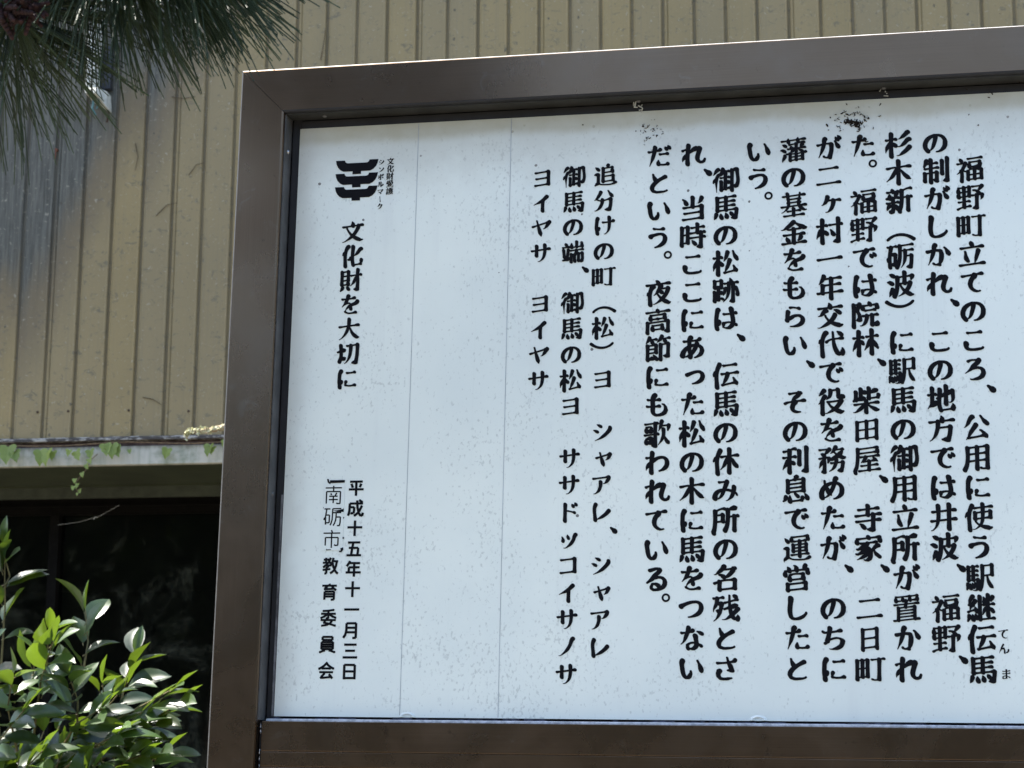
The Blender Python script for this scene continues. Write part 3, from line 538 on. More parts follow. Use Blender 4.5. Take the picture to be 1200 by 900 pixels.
'護': [[426,746,926,746], [893,570,505,572], [574,806,573,702,518,630,495,546,502,278], [502,278,915,278], [499,383,877,383], [437,-41,574,-11,683,31,877,-33,932,-30], [721,33,881,181], [881,181,448,185], [679,652,717,532,715,286], [114,14,119,239], [119,239,320,242], [320,242,324,21], [324,21,114,14], [492,495,448,497,415,465], [877,476,541,476,492,495], [547,179,559,124,647,31], [783,746,783,806], [79,641,360,641], [327,377,112,377], [327,509,112,509], [239,724,200,801]],
'ン': [[178,53,233,37,349,69,481,126,602,198,723,295,814,399,875,493,871,548], [409,537,233,674]],
'ボ': [[123,559,838,559], [327,14,354,-2,490,-2], [490,-2,497,735], [734,350,855,152], [299,361,268,349,139,163,101,141], [734,762,789,669], [910,702,860,784]],
'ル': [[569,702,572,33], [572,33,706,103,877,245,901,278,904,306], [90,25,140,34,177,69,234,152,274,251,299,372,310,707]],
'マ': [[497,211,613,311,755,465,871,634], [871,634,145,641], [646,20,490,204,442,230,305,349,266,355]],
'ク': [[151,388,217,423,316,515,427,645,472,750,514,773], [426,630,464,619,827,618], [827,618,704,344,552,163,365,41,288,10,228,20]],
'ー': [[145,383,855,388]],
'（': [[904,-57,829,42,777,141,734,322,735,454,772,608,829,718,904,817]],
'）': [[96,-57,165,31,209,113,249,223,266,355,254,509,220,619,176,713,96,817]],
'ん': [[134,20,207,196,294,348,308,405,481,724], [311,352,353,351,511,399], [511,399,551,306,570,-1], [570,-1,756,26,804,60,889,190,888,251]],
'ま': [[816,64,640,172,502,215,420,223,338,216,227,167], [227,167,231,29], [231,29,354,-8,453,-4,536,36], [536,36,530,757], [822,454,772,439,574,421,222,432], [228,647,496,630,706,641,811,663]],
'平': [[849,735,140,735], [90,311,910,311], [497,733,497,-35], [695,432,778,608], [222,614,286,460,272,410]],
'成': [[921,124,887,-48], [887,-48,767,-1,678,129,608,427,580,795], [668,126,624,107,475,-11,420,-13], [90,-24,127,64,161,245,174,633], [174,633,910,636], [849,637,838,723,734,791,690,790], [169,432,425,432], [425,432,420,251,397,102], [397,102,283,103,250,124], [670,210,725,240,837,465,871,493]],
'十': [[503,-35,503,795], [910,432,96,432]],
'五': [[343,16,448,706], [211,416,727,413], [727,413,728,289,701,16], [156,707,833,707], [904,14,96,14]],
'月': [[235,269,776,267], [596,-35,777,-26], [777,-26,778,752], [778,752,247,745], [247,745,244,399,230,270,182,119,85,-24], [776,509,246,509]],
'三': [[838,707,162,707], [228,383,761,383], [893,31,101,31]],
'南': [[283,146,723,146], [294,306,706,306], [497,304,497,-19], [96,707,904,707], [497,537,497,801], [151,-35,151,531], [151,531,846,525], [846,525,841,-47], [841,-47,706,-45,657,-19], [585,311,639,438,673,454], [365,443,391,394,387,366]],
'市': [[629,108,690,75,813,83], [813,83,815,446], [815,446,184,449], [184,449,184,75], [910,658,85,658], [492,-35,492,614,511,701,470,801]],
'教': [[184,-46,279,-38], [279,-38,290,251,306,282,375,339,400,392], [74,542,481,542,581,493], [79,152,503,201], [96,295,151,329,222,398,515,400,604,541,662,801], [855,618,813,372,768,256,730,227], [250,544,250,806], [629,625,921,619], [433,645,365,706,118,707], [396,550,496,768,519,784], [332,531,286,412], [581,493,633,465,670,322,725,210,728,148], [728,148,607,37,503,-30], [728,148,764,125,860,10,899,-20,921,-19]],
'育': [[233,-41,240,387], [240,387,767,394], [767,394,761,-38], [761,-38,596,-52], [235,256,765,256], [871,487,838,490,732,562,665,643,657,706], [904,707,96,707], [724,553,673,537,195,515], [250,531,273,580,347,642,367,694], [765,124,235,124], [521,715,486,806]],
'委': [[90,603,904,603], [591,596,624,531,734,459,888,396,937,405], [79,267,921,267], [926,-24,860,-29,588,57,525,64,453,22,365,-6,123,-41], [228,119,276,128,448,85,483,56], [816,790,761,803,468,763,178,751], [396,275,422,350,496,397,497,766], [334,260,281,132], [589,66,680,190,697,260], [411,595,382,537,266,456,107,385,74,394]],
'員': [[815,366,816,120], [816,120,185,119], [185,119,184,492], [184,492,816,492], [816,492,815,366], [815,366,185,366], [815,245,185,245], [393,42,332,43,118,-39,68,-30], [338,117,338,49], [959,-30,882,-33,662,46,591,36], [272,773,778,772], [778,772,777,608], [777,608,228,609], [228,609,229,762], [229,762,272,773]],
'会': [[877,300,123,300], [57,493,123,489,250,558,382,653,525,794,552,806], [508,757,629,649,764,559,877,500,937,509], [651,190,739,113,849,-30], [417,293,385,212,262,75,230,16,184,-19], [769,49,327,3,237,11], [250,553,288,505,316,498,701,498,763,553]],
}
GL = {c: [[(q[i]/1000, q[i+1]/1000) for i in range(0, len(q), 2)] for q in st] for c, st in GLYPH.items()}
KANA=set("のてころにうがしかれはでたヶをもらいそちめとみさあっつなだわけヨシャアレサドッコイノヤンボルマクまんこ")
def cr(P,n):
    # chord-length Catmull-Rom resample
    if len(P)==2:
        (a,b),(c,d)=P; return [(a+(c-a)*t/n,b+(d-b)*t/n) for t in range(n+1)]
    Q=[(2*P[0][0]-P[1][0],2*P[0][1]-P[1][1])]+list(P)+[(2*P[-1][0]-P[-2][0],2*P[-1][1]-P[-2][1])]
    L=[math.dist(P[i],P[i+1]) for i in range(len(P)-1)];T=sum(L) or 1
    out=[]
    for i in range(len(P)-1):
        k=max(1,round(n*L[i]/T))
        p0,p1,p2,p3=Q[i:i+4]
        # limit tangents by segment length
        def tan(a,b,c):
            la,lb=math.dist(a,b)+1e-6,math.dist(b,c)+1e-6
            return tuple(((b[j]-a[j])/la*lb+(c[j]-b[j])/lb*la)/(la+lb)*L[i] for j in (0,1))
        m1,m2=tan(p0,p1,p2),tan(p1,p2,p3)
        for t in range(k):
            u=t/k;h=(2*u**3-3*u*u+1,u**3-2*u*u+u,-2*u**3+3*u*u,u**3-u*u)
            out.append(tuple(h[0]*p1[j]+h[1]*m1[j]+h[2]*p2[j]+h[3]*m2[j] for j in (0,1)))
    out.append(P[-1]);return out
def hull(pts):
    pts=sorted(set(pts))
    if len(pts)<3:return pts
    def half(p):
        h=[]
        for q in p:
            while len(h)>1 and (h[-1][0]-h[-2][0])*(q[1]-h[-2][1])-(h[-1][1]-h[-2][1])*(q[0]-h[-2][0])<=0:h.pop()
            h.append(q)
        return h[:-1]
    return half(pts)+half(pts[::-1])
def sm(a,b,x):
    t=max(0,min(1,(x-a)/(b-a)));return t*t*(3-2*t)
def brush(ch,strokes,weight=1.0):
    """brush strokes -> list of convex polygons in em units"""
    kana=ch in KANA
    # finer strokes where a glyph is crowded
    tot=sum(math.dist(s[i],s[i+1]) for s in strokes for i in range(len(s)-1))
    base=weight*(0.134 if kana else 0.124*min(1.0,(4.0/max(tot,.1))**0.55))
    sh=(0.12 if ch in 'ヨシャアレサドッコイノヤンボルマクー' else 0.07) if kana else 0.115
    res=[]
    for s in strokes:
        P=[(x,y+sh*(x-.5)) for x,y in s]
        a,b=P[0],P[-1]
        if (b[1]-.55*b[0])>(a[1]-.55*a[0]): P=P[::-1]
        a,b=P[0],P[-1]
        ln=sum(math.dist(P[i],P[i+1]) for i in range(len(P)-1))
        if ln<.012: continue
        dx,dy=b[0]-a[0],b[1]-a[1];ch_=math.hypot(dx,dy)
        curved=ch_<.8*ln
        if ch_<1e-6: curved=True
        n=max(3,min(16,int(ln/.07)))
        S=cr(P,n);m=len(S)-1
        kind='curve'
        if not curved:
            if ln<.2: kind='dot'
            elif abs(dy)<.3*abs(dx): kind='heng'
            elif abs(dx)<.22*abs(dy): kind='shu'
            elif dx<0: kind='pie'
            else: kind='na'
        polys=[];acc=0;prev=None
        for i,p in enumerate(S):
            if i: acc+=math.dist(S[i-1],p)
            t=acc/ln
            q0,q1=S[max(i-1,0)],S[min(i+1,m)]
            ang=math.atan2(q1[1]-q0[1],q1[0]-q0[0])
            hv=abs(math.sin(ang))
            w=base*(0.62+0.44*hv)
            if kind=='heng': w=base*(.52+.22*(1-sm(0,.22,t))+.44*sm(.76,.97,t))
            elif kind=='shu': w=base*(1.20-.16*sm(0,.3,t)*(1-sm(.7,1,t)))
            elif kind=='pie': w=base*(1.16-.2*sm(0,.4,t)-.74*sm(.45,1,t))
            elif kind=='na': w=base*(.62+.72*sm(.1,.78,t)-.95*sm(.8,1,t))
            elif kind=='dot':
                w=base*(.52+.75*sm(0,.75,t)) if dx>=-.02 else base*(1.1-.65*sm(.2,1,t))
                if kana: w*=.82
            else: w*= 1.08+.22*(1-sm(0,.15,t))-.50*sm(.78,1,t)
            r=w/2;nib=[]
            for k in range(10):
                c=2*math.pi*k/10;u=r*1.10*math.cos(c);v=r*.86*math.sin(c)
                # oval nib leaning from upper left to lower right
                co,si=math.cos(-.75),math.sin(-.75)
                nib.append((round(p[0]+u*co-v*si,4),round(p[1]+u*si+v*co,4)))
            if prev: polys.append(hull(prev+nib))
            prev=nib
        res+=polys
    return res

YL = .0296
def letter_column(text, x, z0, pitch, em, weight=1.0, name='lettering'):
    m = MB()
    SC = {'日': (.80,.86), '田': (.88,.82), '町': (1.06,.90), '一': (.95,1), '二': (.95,.9), '（': (1,1), '）': (1,1), '口': (.8,.8), '、': (1.3,1.3)}
    for k, ch in enumerate(text):
        if ch == '　':
            if m.v: m.build(name, INK, sign)
            m = MB(); continue
        cx, cz = x, ZS+z0-k*pitch; sh = (0, 0)
        if ch == '、': sh = (.93, .74)
        elif ch == '。': sh = (.62, .70)
        elif ch in 'ャっヶ': sh = (.08, .06)
        if ch == '。':
            c = (cx+.34*em, cz+.36*em); r0, r1 = .150*em, .078*em
            for j in range(14):
                a, b = 2*math.pi*j/14, 2*math.pi*(j+1)/14
                m.add([(c[0]+r*math.cos(t), YL, c[1]+r*math.sin(t)) for r, t in ((r0,a),(r0,b),(r1,b),(r1,a))], [(0,1,2,3)])
            m.build(name, INK, sign); m = MB(); continue
        polys = brush(ch, GL[ch], weight*(.72 if ch in '（）' else .84 if ch == '町' else 1))
        for q, poly in enumerate(polys):
            pts = []
            for px, py in poly:
                if ch in '（）ー': px, py = .5+(py-.38), .38-(px-.5)
                kx, kz = SC.get(ch, (.93, .92) if ch in KANA else (.985, .97))
                pts.append((cx+((px-.5)*kx+sh[0])*em, YL-q*2.5e-6, cz+((py-.38)*kz+sh[1])*em))
            if len(pts) > 2: m.add(pts, [tuple(range(len(pts)))])
        if ch in '、）' or text[k+1:k+2] == '（':
            m.build(name, INK, sign); m = MB()
    if m.v: m.build(name, INK, sign)
Z0, PT_ = -.1450, .0381
MAIN = [(.9960, 1, '福野町立てのころ、公用に使う駅継伝馬'), (.9530, 0, 'の制がしかれ、この地方では井波、福野、'), (.9050, 0, '杉木新（砺波）に駅馬の御用立所が置かれ'),
        (.8590, 0, 'た。福野では院林、柴田屋、寺家、二日町'), (.8140, 0, 'が二ヶ村一年交代で役を務めたが、のちに'), (.7680, 0, '藩の基金をもらい、その利息で運営したと'),
        (.7220, 0, 'いう。'), (.6780, 1, '御馬の松跡は、伝馬の休み所の名残とさ'), (.6340, 0, 'れ、当時ここにあった松の木に馬をつない'), (.5880, 0, 'だという。夜高節にも歌われている。')]
for x, c0, t in MAIN: letter_column(t, x, Z0-c0*PT_, PT_, .0380, 1.19)
for x, t in ((.5145, '追分けの町（松）ヨ　シャアレ、シャアレ'), (.4720, '御馬の端、御馬の松ヨ　ササドッコイサノサ'), (.4280, 'ヨイヤサ　ヨイヤサ')):
    letter_column(t, x, -.1690, .0353, .0330, 1.16)
letter_column('文化財を大切に', .1623, -.2338, .0346, .0340, 1.2)
letter_column('文化財愛護', .2130, -.1342, .0108, .0110, 1.15, 'small_lettering')
letter_column('シンボルマーク', .1998, -.1348, .0107, .0100, 1.25, 'small_lettering')
letter_column('てん', 1.0222, -.7870, .0179, .0160, .95, 'small_lettering'); letter_column('ま', 1.0241, -.8364, .017, .0150, 1.0, 'small_lettering')

def gothic_column(text, x, z0, pitch, em, w, sx=1.0, name='lettering'):
    m = MB(); yl = YL-.0003*(name == 'sticker_lettering')
    for k, ch in enumerate(text):
        q = 0
        for st in GL[ch]:
            n = len(st)
            for i in range(n-1):
                (ax, az), (bx_, bz) = st[i], st[i+1]
                L = math.hypot(bx_-ax, bz-az)
                if L < .004: continue
                ux, uz = (bx_-ax)/L, (bz-az)/L; e0 = w*(.06 if i == 0 else .38); e1 = w*(.06 if i == n-2 else .38)
                h = w*.5*(.94 if abs(ux) > .9 else 1.04)
                P4 = [(ax-ux*e0-uz*h, az-uz*e0+ux*h), (ax-ux*e0+uz*h, az-uz*e0-ux*h), (bx_+ux*e1+uz*h, bz+uz*e1-ux*h), (bx_+ux*e1-uz*h, bz+uz*e1+ux*h)]
                m.add([(x+(px-.5)*em*sx, yl-q*2.5e-6, ZS+z0-k*pitch+(pz-.38)*em) for px, pz in P4], [(0,1,2,3)]); q += 1
    return m.build(name, INK, sign)
gothic_column('平成十五年十一月三日', .1814, -.5924, .02720, .0248, .132)
gothic_column('教育委員会', .1495, -.6969, .03483, .0248, .122)
m = MB(); m.box(.1355, .1655, .02945, .0297, ZS-.6765, ZS-.5865); m.build('sticker', STICK, sign)
gothic_column('南砺市', .1500, -.6010, .0300, .0285, .068, .98, 'sticker_lettering')
m = MB(); y = .0293
def scrap(pts):
    m = MB(); m.add([(x, y, ZS+z) for x, z in pts], [tuple(range(len(pts)))])
    m.build('old_lettering', INK, sign)
scrap([(.1445,-.5812),(.1652,-.5812),(.1652,-.5846),(.1475,-.5852),(.1440,-.5846)]); scrap([(.1400,-.5795),(.1424,-.5795),(.1432,-.5830),(.1456,-.5853),(.1446,-.5868),(.1412,-.5842)])
scrap([(.1500,-.6225),(.1560,-.6222),(.1642,-.6205),(.1652,-.6190),(.1652,-.6246),(.1560,-.6244)]); scrap([(.1646,-.6310),(.1664,-.6320),(.1650,-.6345)])
scrap([(.1652,-.6580),(.1672,-.6590),(.1668,-.6612),(.1648,-.6606)]); scrap([(.1625,-.6735),(.1662,-.6722),(.1668,-.6755),(.1640,-.6790),(.1610,-.6788),(.1606,-.6770),(.1630,-.6766)])
scrap([(.1425,-.6738),(.1440,-.6750),(.1490,-.6748),(.1500,-.6758),(.1430,-.6764)]); scrap([(.1362,-.6180),(.1372,-.6176),(.1366,-.6206)])
# symbol mark: three stacked bracket shapes
m = MB(); ex, ez, ew = .1342, -.1300, .0615
for k in range(3):
    zz = ez-k*.0192; q = []
    q += [(0, 0), (.21, 0), (.225, -.035), (.25, -.058), (.28, -.064), (.72, -.064), (.75, -.058), (.775, -.035), (.79, 0), (1.0, 0)]
    q += [(1-.02, -.085), (1-.055, -.155), (1-.115, -.215), (1-.19, -.250)]
    q += [(.60, -.250), (.60, -.3145), (.40, -.3145), (.40, -.250)]
    q += [(.19, -.250), (.115, -.215), (.055, -.155), (.02, -.085)]
    pts = [(ex+u*ew, YL, ZS+zz+v*ew*1.06) for u, v in q]
    ctr = len(pts); n = len(pts)
    m.add([(a, YL, b) for a, _, b in pts], [(0,1,2,23-1) if False else tuple(range(n))])
em_o = m.build('emblem', INK, sign)
# debris clinging under the top rail: an old wasp-mud ring and crumbs
rnd = random.Random(21)
def crumb(m, x, z, r, y=.0288):
    n = 6; vs = []; fi = rnd.uniform(0, 3.14); el = rnd.uniform(1, 2.6); sq = rnd.uniform(.45, .9)
    for j in range(n):
        u = r*el*rnd.uniform(.6,1.1)*math.cos(2*math.pi*j/n); v = r*sq*rnd.uniform(.6,1.1)*math.sin(2*math.pi*j/n)
        vs.append((x+u*math.cos(fi)-v*math.sin(fi), y+.0008, ZS+z+u*math.sin(fi)+v*math.cos(fi)))
    vs.append((x, y-r*.6, ZS+z)); m.add(vs, [(j, (j+1) % n, n) for j in range(n)])
def streak(m, pts, r, dens=1.0):
    for (x0,z0),(x1,z1) in zip(pts[:-1], pts[1:]):
        L = math.hypot(x1-x0, z1-z0); k = int(L/.0011*dens)+1
        for i in range(k):
            t = rnd.random(); crumb(m, x0+(x1-x0)*t+rnd.gauss(0, r*.85), z0+(z1-z0)*t+rnd.gauss(0, r*.85), r*rnd.uniform(.45, 1.2))
m = MB(); cx, cz = .8474, -.107
def c_(px, py): return (cx+(px-1000)*.00113, cz-(py-140)*.00114)
streak(m, [c_(987.5,129.5), c_(991,132.5), c_(993.5,135)], .0014)
streak(m, [c_(996,134), c_(1002,132.5), c_(1009,133), c_(1013,137), c_(1012.5,141), c_(1016,142)], .0010, .9)
streak(m, [c_(993,141), c_(998,144.5), c_(1004,147), c_(1008.5,149)], .0021, 1.8)
streak(m, [c_(1008,149), c_(1005,153), c_(1003,155.5)], .0012, 1.2)
streak(m, [c_(1009,143), c_(1008,148)], .0011, .9); streak(m, [c_(988,138), c_(990,143), c_(994,145)], .0008, .7)
streak(m, [c_(982,148), c_(985,151)], .0014, 1.2); crumb(m, *c_(969.5,145.5), .0019); crumb(m, *c_(971,151.5), .0010); crumb(m, *c_(1031,137.5), .0014)
streak(m, [c_(1016,139), c_(1019,142)], .0009, .7); streak(m, [c_(1006,161), c_(1011,163), c_(1013,167)], .0016, 1.0)
for k in range(45): crumb(m, *c_(1000+rnd.gauss(0, 14), 141+rnd.gauss(0, 8)), rnd.uniform(.0004, .0013))
m.build('mud_clump', MUD, sign)
m = MB(); cx, cz = .5770, -.1130
def c_(px, py): return (cx+(px-765)*.00117, cz-(py-157)*.00117)
for k in range(34): crumb(m, *c_(765+rnd.gauss(0, 8), 154+rnd.gauss(0, 7)), rnd.uniform(.0004, .0012))
streak(m, [c_(758,166), c_(762,160)], .0012, .8)
m.build('mud_clump', MUD, sign)
for px, py in ((685,142),(1147,128),(1117,115),(1122,123),(1150,130),(1146,134),(1172,112),(1134,166),(1124,153),(1196,116),(1180,118)): 
    m = MB(); crumb(m, *c_(px, py), rnd.uniform(.0010, .0016)); m.build('mud_speck', MUD, sign)
FLUFF = m_plain('grey_fluff', (.33,.33,.29), .9)
for x, z, n in ((.560, -.0735, 8), (.890, -.0725, 4)):
    m = MB()
    for k in range(n):
        a = Vector((x+rnd.gauss(0, .005), .026+rnd.gauss(0, .002), ZS+z+rnd.gauss(0, .003)))
        m.tube([a, a+Vector((rnd.gauss(0,.004), rnd.gauss(0,.002), rnd.gauss(0,.004)))], .0009, .0006, 5)
    m.build('cobweb_fluff', FLUFF, sign)

# ------------------------------------------------------------------ leaves
def leaf(m, base, d, nrm, L, Wd, fold=.35, curl=.25, tone=.5, pts=None):
    d = d.normalized(); side = d.cross(nrm).normalized(); up = side.cross(d).normalized()
    prof = pts or [(0,.05),(.08,.38),(.22,.78),(.40,.99),(.58,1.0),(.75,.80),(.88,.44),(.96,.14),(1.0,.01)]
    vs = []; n = len(prof)
    for t, w in prof:
        c = base+d*(L*(t-.12*curl*t*t))-up*(L*curl*t*t*.55)
        h = Wd*.5*w
        for q in (-1, -.55, 0, .55, 1):
            lift = abs(q)*h*math.sin(fold)-.25*h*abs(q)**2*fold
            vs.append(c+side*(q*h*math.cos(fold))+up*(lift+ .02*L*math.sin(t*9+q*2)*abs(q)*w))
    fs = [(5*i+j, 5*i+j+1, 5*i+6+j, 5*i+5+j) for i in range(n-1) for j in range(4)]
    m.add(vs, fs, 0, tone)

# ------------------------------------------------------------------ camellia bush between sign and building
bush = empty('camellia_bush', 'glossy camellia bush catching the sun in front of the dark window', 'bush', (-1.05, 1.52, 0))
rnd = random.Random(11)
lm, tm = MB(), MB()
bx = Vector((-1.05, 1.52, 0))
def shoot(p0, p1, n, size=.076, tone=(.2,.9), spread=.95, tip=True, r=.0022, droop=.1, upw=.8, first=.15):
    p0, p1 = Vector(p0)-bx, Vector(p1)-bx
    ax = p1-p0; L = ax.length; axn = ax.normalized()
    mid = (p0+p1)*.5+Vector((rnd.gauss(0,.01), rnd.gauss(0,.01), L*.06))
    tm.tube([p0, (p0+mid)*.5, mid, p1], r*1.3, r*.6, 5)
    a0 = rnd.uniform(0, 6.28)
    u = axn.cross(Vector((0,0,1))); u = u.normalized() if u.length > .1 else Vector((1,0,0)); v = axn.cross(u)
    for k in range(n):
        t = first+(1-first)*(k+.5)/n
        b = p0.lerp(p1, t)
        a = a0+k*2.4+rnd.gauss(0,.25)
        rad = u*math.cos(a)+v*math.sin(a)
        sp = spread*(1.15-.5*t)*rnd.uniform(.8,1.2)
        d = (axn*math.cos(sp)+rad*math.sin(sp)-Vector((0,0,droop))).normalized()
        d.z = d.z*.5+.10; d.x += .22; d.normalize()
        nrm = Vector((rnd.gauss(-.25,.35), rnd.gauss(-.70,.35), upw+.1+rnd.gauss(0,.2)))
        S = size*rnd.uniform(.85,1.25)*(.75 if t > .93 else 1)
        st = b+d*.008
        tm.tube([b, st], .0012, .0010, 4)
        leaf(lm, st, d, nrm, S, S*rnd.uniform(.48,.62), rnd.uniform(.25,.6), rnd.uniform(.1,.55), tone[0]*.4+(tone[1]-tone[0]*.4)*rnd.random()**2.2)
    if tip: leaf(lm, p1, axn+Vector((0,0,.1)), Vector((rnd.gauss(0,.3),-.3,1)), size*.8, size*.33, .6, .1, rnd.uniform(.6,1))
shoot((-0.814, 1.394, 1.718), (-0.564, 1.32, 1.876), 9, size=.080, tone=(.35,.8), upw=1.0, droop=.02)
shoot((-0.809, 1.451, 1.703), (-0.568, 1.366, 1.852), 8, size=.080, tone=(.35,.8), upw=1.0, droop=.02)
shoot((-0.826, 1.465, 1.721), (-0.695, 1.393, 1.891), 8, size=.08, tone=(.3,.8), upw=1.0)
shoot((-0.88, 1.365, 1.785), (-0.795, 1.24, 1.96), 9, size=.08, tone=(.5,1.0))
shoot((-0.865, 1.377, 1.889), (-0.823, 1.28, 1.987), 6, size=.075, tone=(.6,1.0), spread=.8)
shoot((-0.879, 1.58, 1.904), (-0.883, 1.586, 2.06), 6, size=.085, tone=(.0,.3), spread=.6)  # back shoots and young stem: shade put into low leaf tones
shoot((-0.816, 1.647, 1.854), (-0.796, 1.666, 1.975), 6, size=.08, tone=(.0,.25), spread=.7)
shoot((-1.081, 1.609, 1.905), (-1.064, 1.548, 2.195), 6, size=.085, tone=(.0,.4), spread=.75, first=.25)
shoot((-1.076, 1.569, 2.086), (-1.059, 1.545, 2.167), 3, size=.085, tone=(.0,.3), spread=.7)
shoot((-0.788, 1.298, 1.707), (-0.643, 1.24, 1.781), 8, size=.078, tone=(.5,1.0))
shoot((-0.892, 1.318, 1.748), (-0.874, 1.237, 1.895), 8, size=.075, tone=(.4,1.0))
shoot((-0.794, 1.358, 1.667), (-0.611, 1.277, 1.742), 8, size=.08, tone=(.4,.9))
shoot((-0.969, 1.39, 1.82), (-0.977, 1.307, 1.952), 8, size=.075, tone=(.3,.9))
shoot((-0.782, 1.446, 1.755), (-0.754, 1.401, 1.891), 8, size=.078, tone=(.4,1))
shoot((-0.953, 1.26, 1.712), (-0.829, 1.21, 1.827), 8, size=.075, tone=(.3,.9))
shoot((-0.785, 1.266, 1.615), (-0.681, 1.215, 1.714), 8, size=.078, tone=(.4,.9))
shoot((-0.782, 1.355, 1.785), (-0.779, 1.288, 1.9), 8, size=.075, tone=(.5,1))
shoot((-0.77, 1.395, 1.617), (-0.569, 1.305, 1.752), 9, size=.082, tone=(.3,.9))
shoot((-0.786, 1.273, 1.583), (-0.589, 1.213, 1.675), 9, size=.082, tone=(.3,.9))
shoot((-0.808, 1.336, 1.75), (-0.69, 1.26, 1.831), 8, size=.08, tone=(.4,.9))
shoot((-0.749, 1.46, 1.722), (-0.655, 1.398, 1.814), 7, size=.08, tone=(.3,.9))
shoot((-0.9, 1.242, 1.613), (-0.764, 1.159, 1.743), 9, size=.08, tone=(.3,.9))
shoot((-0.747, 1.424, 1.652), (-0.608, 1.389, 1.713), 7, size=.078, tone=(.3,.8))
shoot((-0.917, 1.397, 1.838), (-0.898, 1.381, 1.932), 7, size=.075, tone=(.2,.7))
ctr = Vector((-1.03, 1.50, 1.49)); rad3 = Vector((.43, .36, .40))
for k in range(290):
    th = rnd.uniform(0, 6.283); zz = rnd.uniform(-.75, 1)
    rr = math.sqrt(1-zz*zz); o = Vector((rr*math.cos(th), rr*math.sin(th), zz))
    f = rnd.uniform(.60, .93)
    p1 = ctr+Vector((o.x*rad3.x, o.y*rad3.y, o.z*rad3.z))*f
    p0 = ctr+Vector((o.x*rad3.x, o.y*rad3.y, o.z*rad3.z))*(f*.45)-Vector((0,0,.06))
    shoot(p0, p1, rnd.randint(6, 9), .072, (.1,.85), 1.0)
for k in range(7):
    a = k*.9; p = Vector((-.0+.06*math.cos(a), .06*math.sin(a), 0)); q = Vector((.20*math.cos(a*1.7), .18*math.sin(a*1.7), 1.45+.05*k/7))
    tm.tube([p, p.lerp(q,.4)+Vector((.03,.02,.0)), p.lerp(q,.75), q], .014, .005, 7)
    for j in range(5):
        b = p.lerp(q, .55+.1*j); e = b+Vector((rnd.gauss(0,.14), rnd.gauss(0,.12), rnd.uniform(.08,.22))); tm.tube([b, (b+e)*.5+Vector((0,0,-.01)), e], .005, .002, 5)
lm.build('foliage', CAMELLIA, bush, smooth=True)
tm.build('stems', STEMG, bush)

# ------------------------------------------------------------------ ivy on the fascia
ivy = empty('ivy_vine', 'thin ivy vine with pale green leaves creeping along the white fascia', 'vine', bw(-1.3, -.01, 1.0))
iv0 = Vector(ivy.location)
def iw(x, y, z): return bw(x, y, z)-iv0
m = MB(); rnd = random.Random(4)
path = [iw(-2.2+.06*k, -.014-.003*math.sin(k*1.3), 1.0045+.0035*math.sin(k*.9)) for k in range(22)]
m.tube(path, .0016, .0014, 5)
trail = [(-1.325,.975),(-1.345,.958),(-1.3505,.9400),(-1.368,.917),(-1.382,.898),(-1.3815,.8851),(-1.376,.8680)]
m.tube([iw(x, -.022, z) for x, z in trail], .0011, .0007, 5)
m.build('stem', TWIG, ivy)
def ivy_leaf(m, base, d, nrm, L, tone):
    d = d.normalized(); side = d.cross(nrm).normalized(); up = side.cross(d).normalized()
    half = [(.02,-.02),(.16,-.13),(.36,-.14),(.50,.02),(.50,.20),(.40,.32),(.36,.44),(.35,.56),(.24,.68),(.11,.84)]
    a, b = rnd.uniform(.1,.35), rnd.uniform(.05,.25)
    P3 = lambda x, y: base+side*(x*L)+d*(y*L)+up*(L*(a*abs(x)*1.2-b*y*y-.5*a*x*x+.03*math.sin(11*y+3*x)))
    mid = [P3(0, 0), P3(0, .22), P3(0, .45), P3(0, .70), P3(0, 1.0)]
    near = [0,0,0,1,1,2,2,2,3,3]
    for sg in (-1, 1):
        o = [P3(sg*x*rnd.uniform(.92,1.08), y) for x, y in half]; vs = mid+o; f = []
        for i in range(len(half)-1):
            f.append((near[i], 5+i, 6+i) if sg > 0 else (near[i], 6+i, 5+i))
            if near[i+1] != near[i]: f.append((near[i], 6+i, near[i+1]) if sg > 0 else (near[i], near[i+1], 6+i))
        f.append((3, 14, 4) if sg > 0 else (3, 4, 14))
        m.add(vs, f, 0, tone)
lv = [(-1.581,.999,.046,.4),(-1.560,.985,.030,.2),(-1.484,.984,.036,.5),(-1.463,.986,.040,.8),(-1.449,.983,.024,.6),(-1.385,.983,.026,.7),(-1.403,.986,.016,.9),(-1.347,.986,.024,.5),(-1.300,.999,.030,.7),(-1.283,.999,.036,.45),(-1.272,.992,.028,.3),(-1.128,.986,.026,.55),
      (-1.008,.992,.030,.35),(-.998,.986,.020,.6),(-1.234,.985,.012,.2),(-.965,1.004,.022,.6),(-1.345,.960,.014,.8),(-1.353,.945,.014,.6),(-1.365,.923,.013,.9),(-1.383,.905,.012,.9),(-1.376,.893,.014,.8),(-1.386,.885,.011,.9),(-1.372,.878,.011,.8),(-1.377,.868,.008,1.0)]
for x, z, L, tn in lv:
    q = MB(); d = Vector((rnd.gauss(.05,.28), -.28, -1)); nr = Vector((rnd.gauss(-.1,.2), -1, .30))
    L *= 1.22
    ivy_leaf(q, iw(x, -.020-rnd.uniform(0,.012), z), d, nr, L*.95, tn)
    q.build('leaf', IVY, ivy, smooth=True)

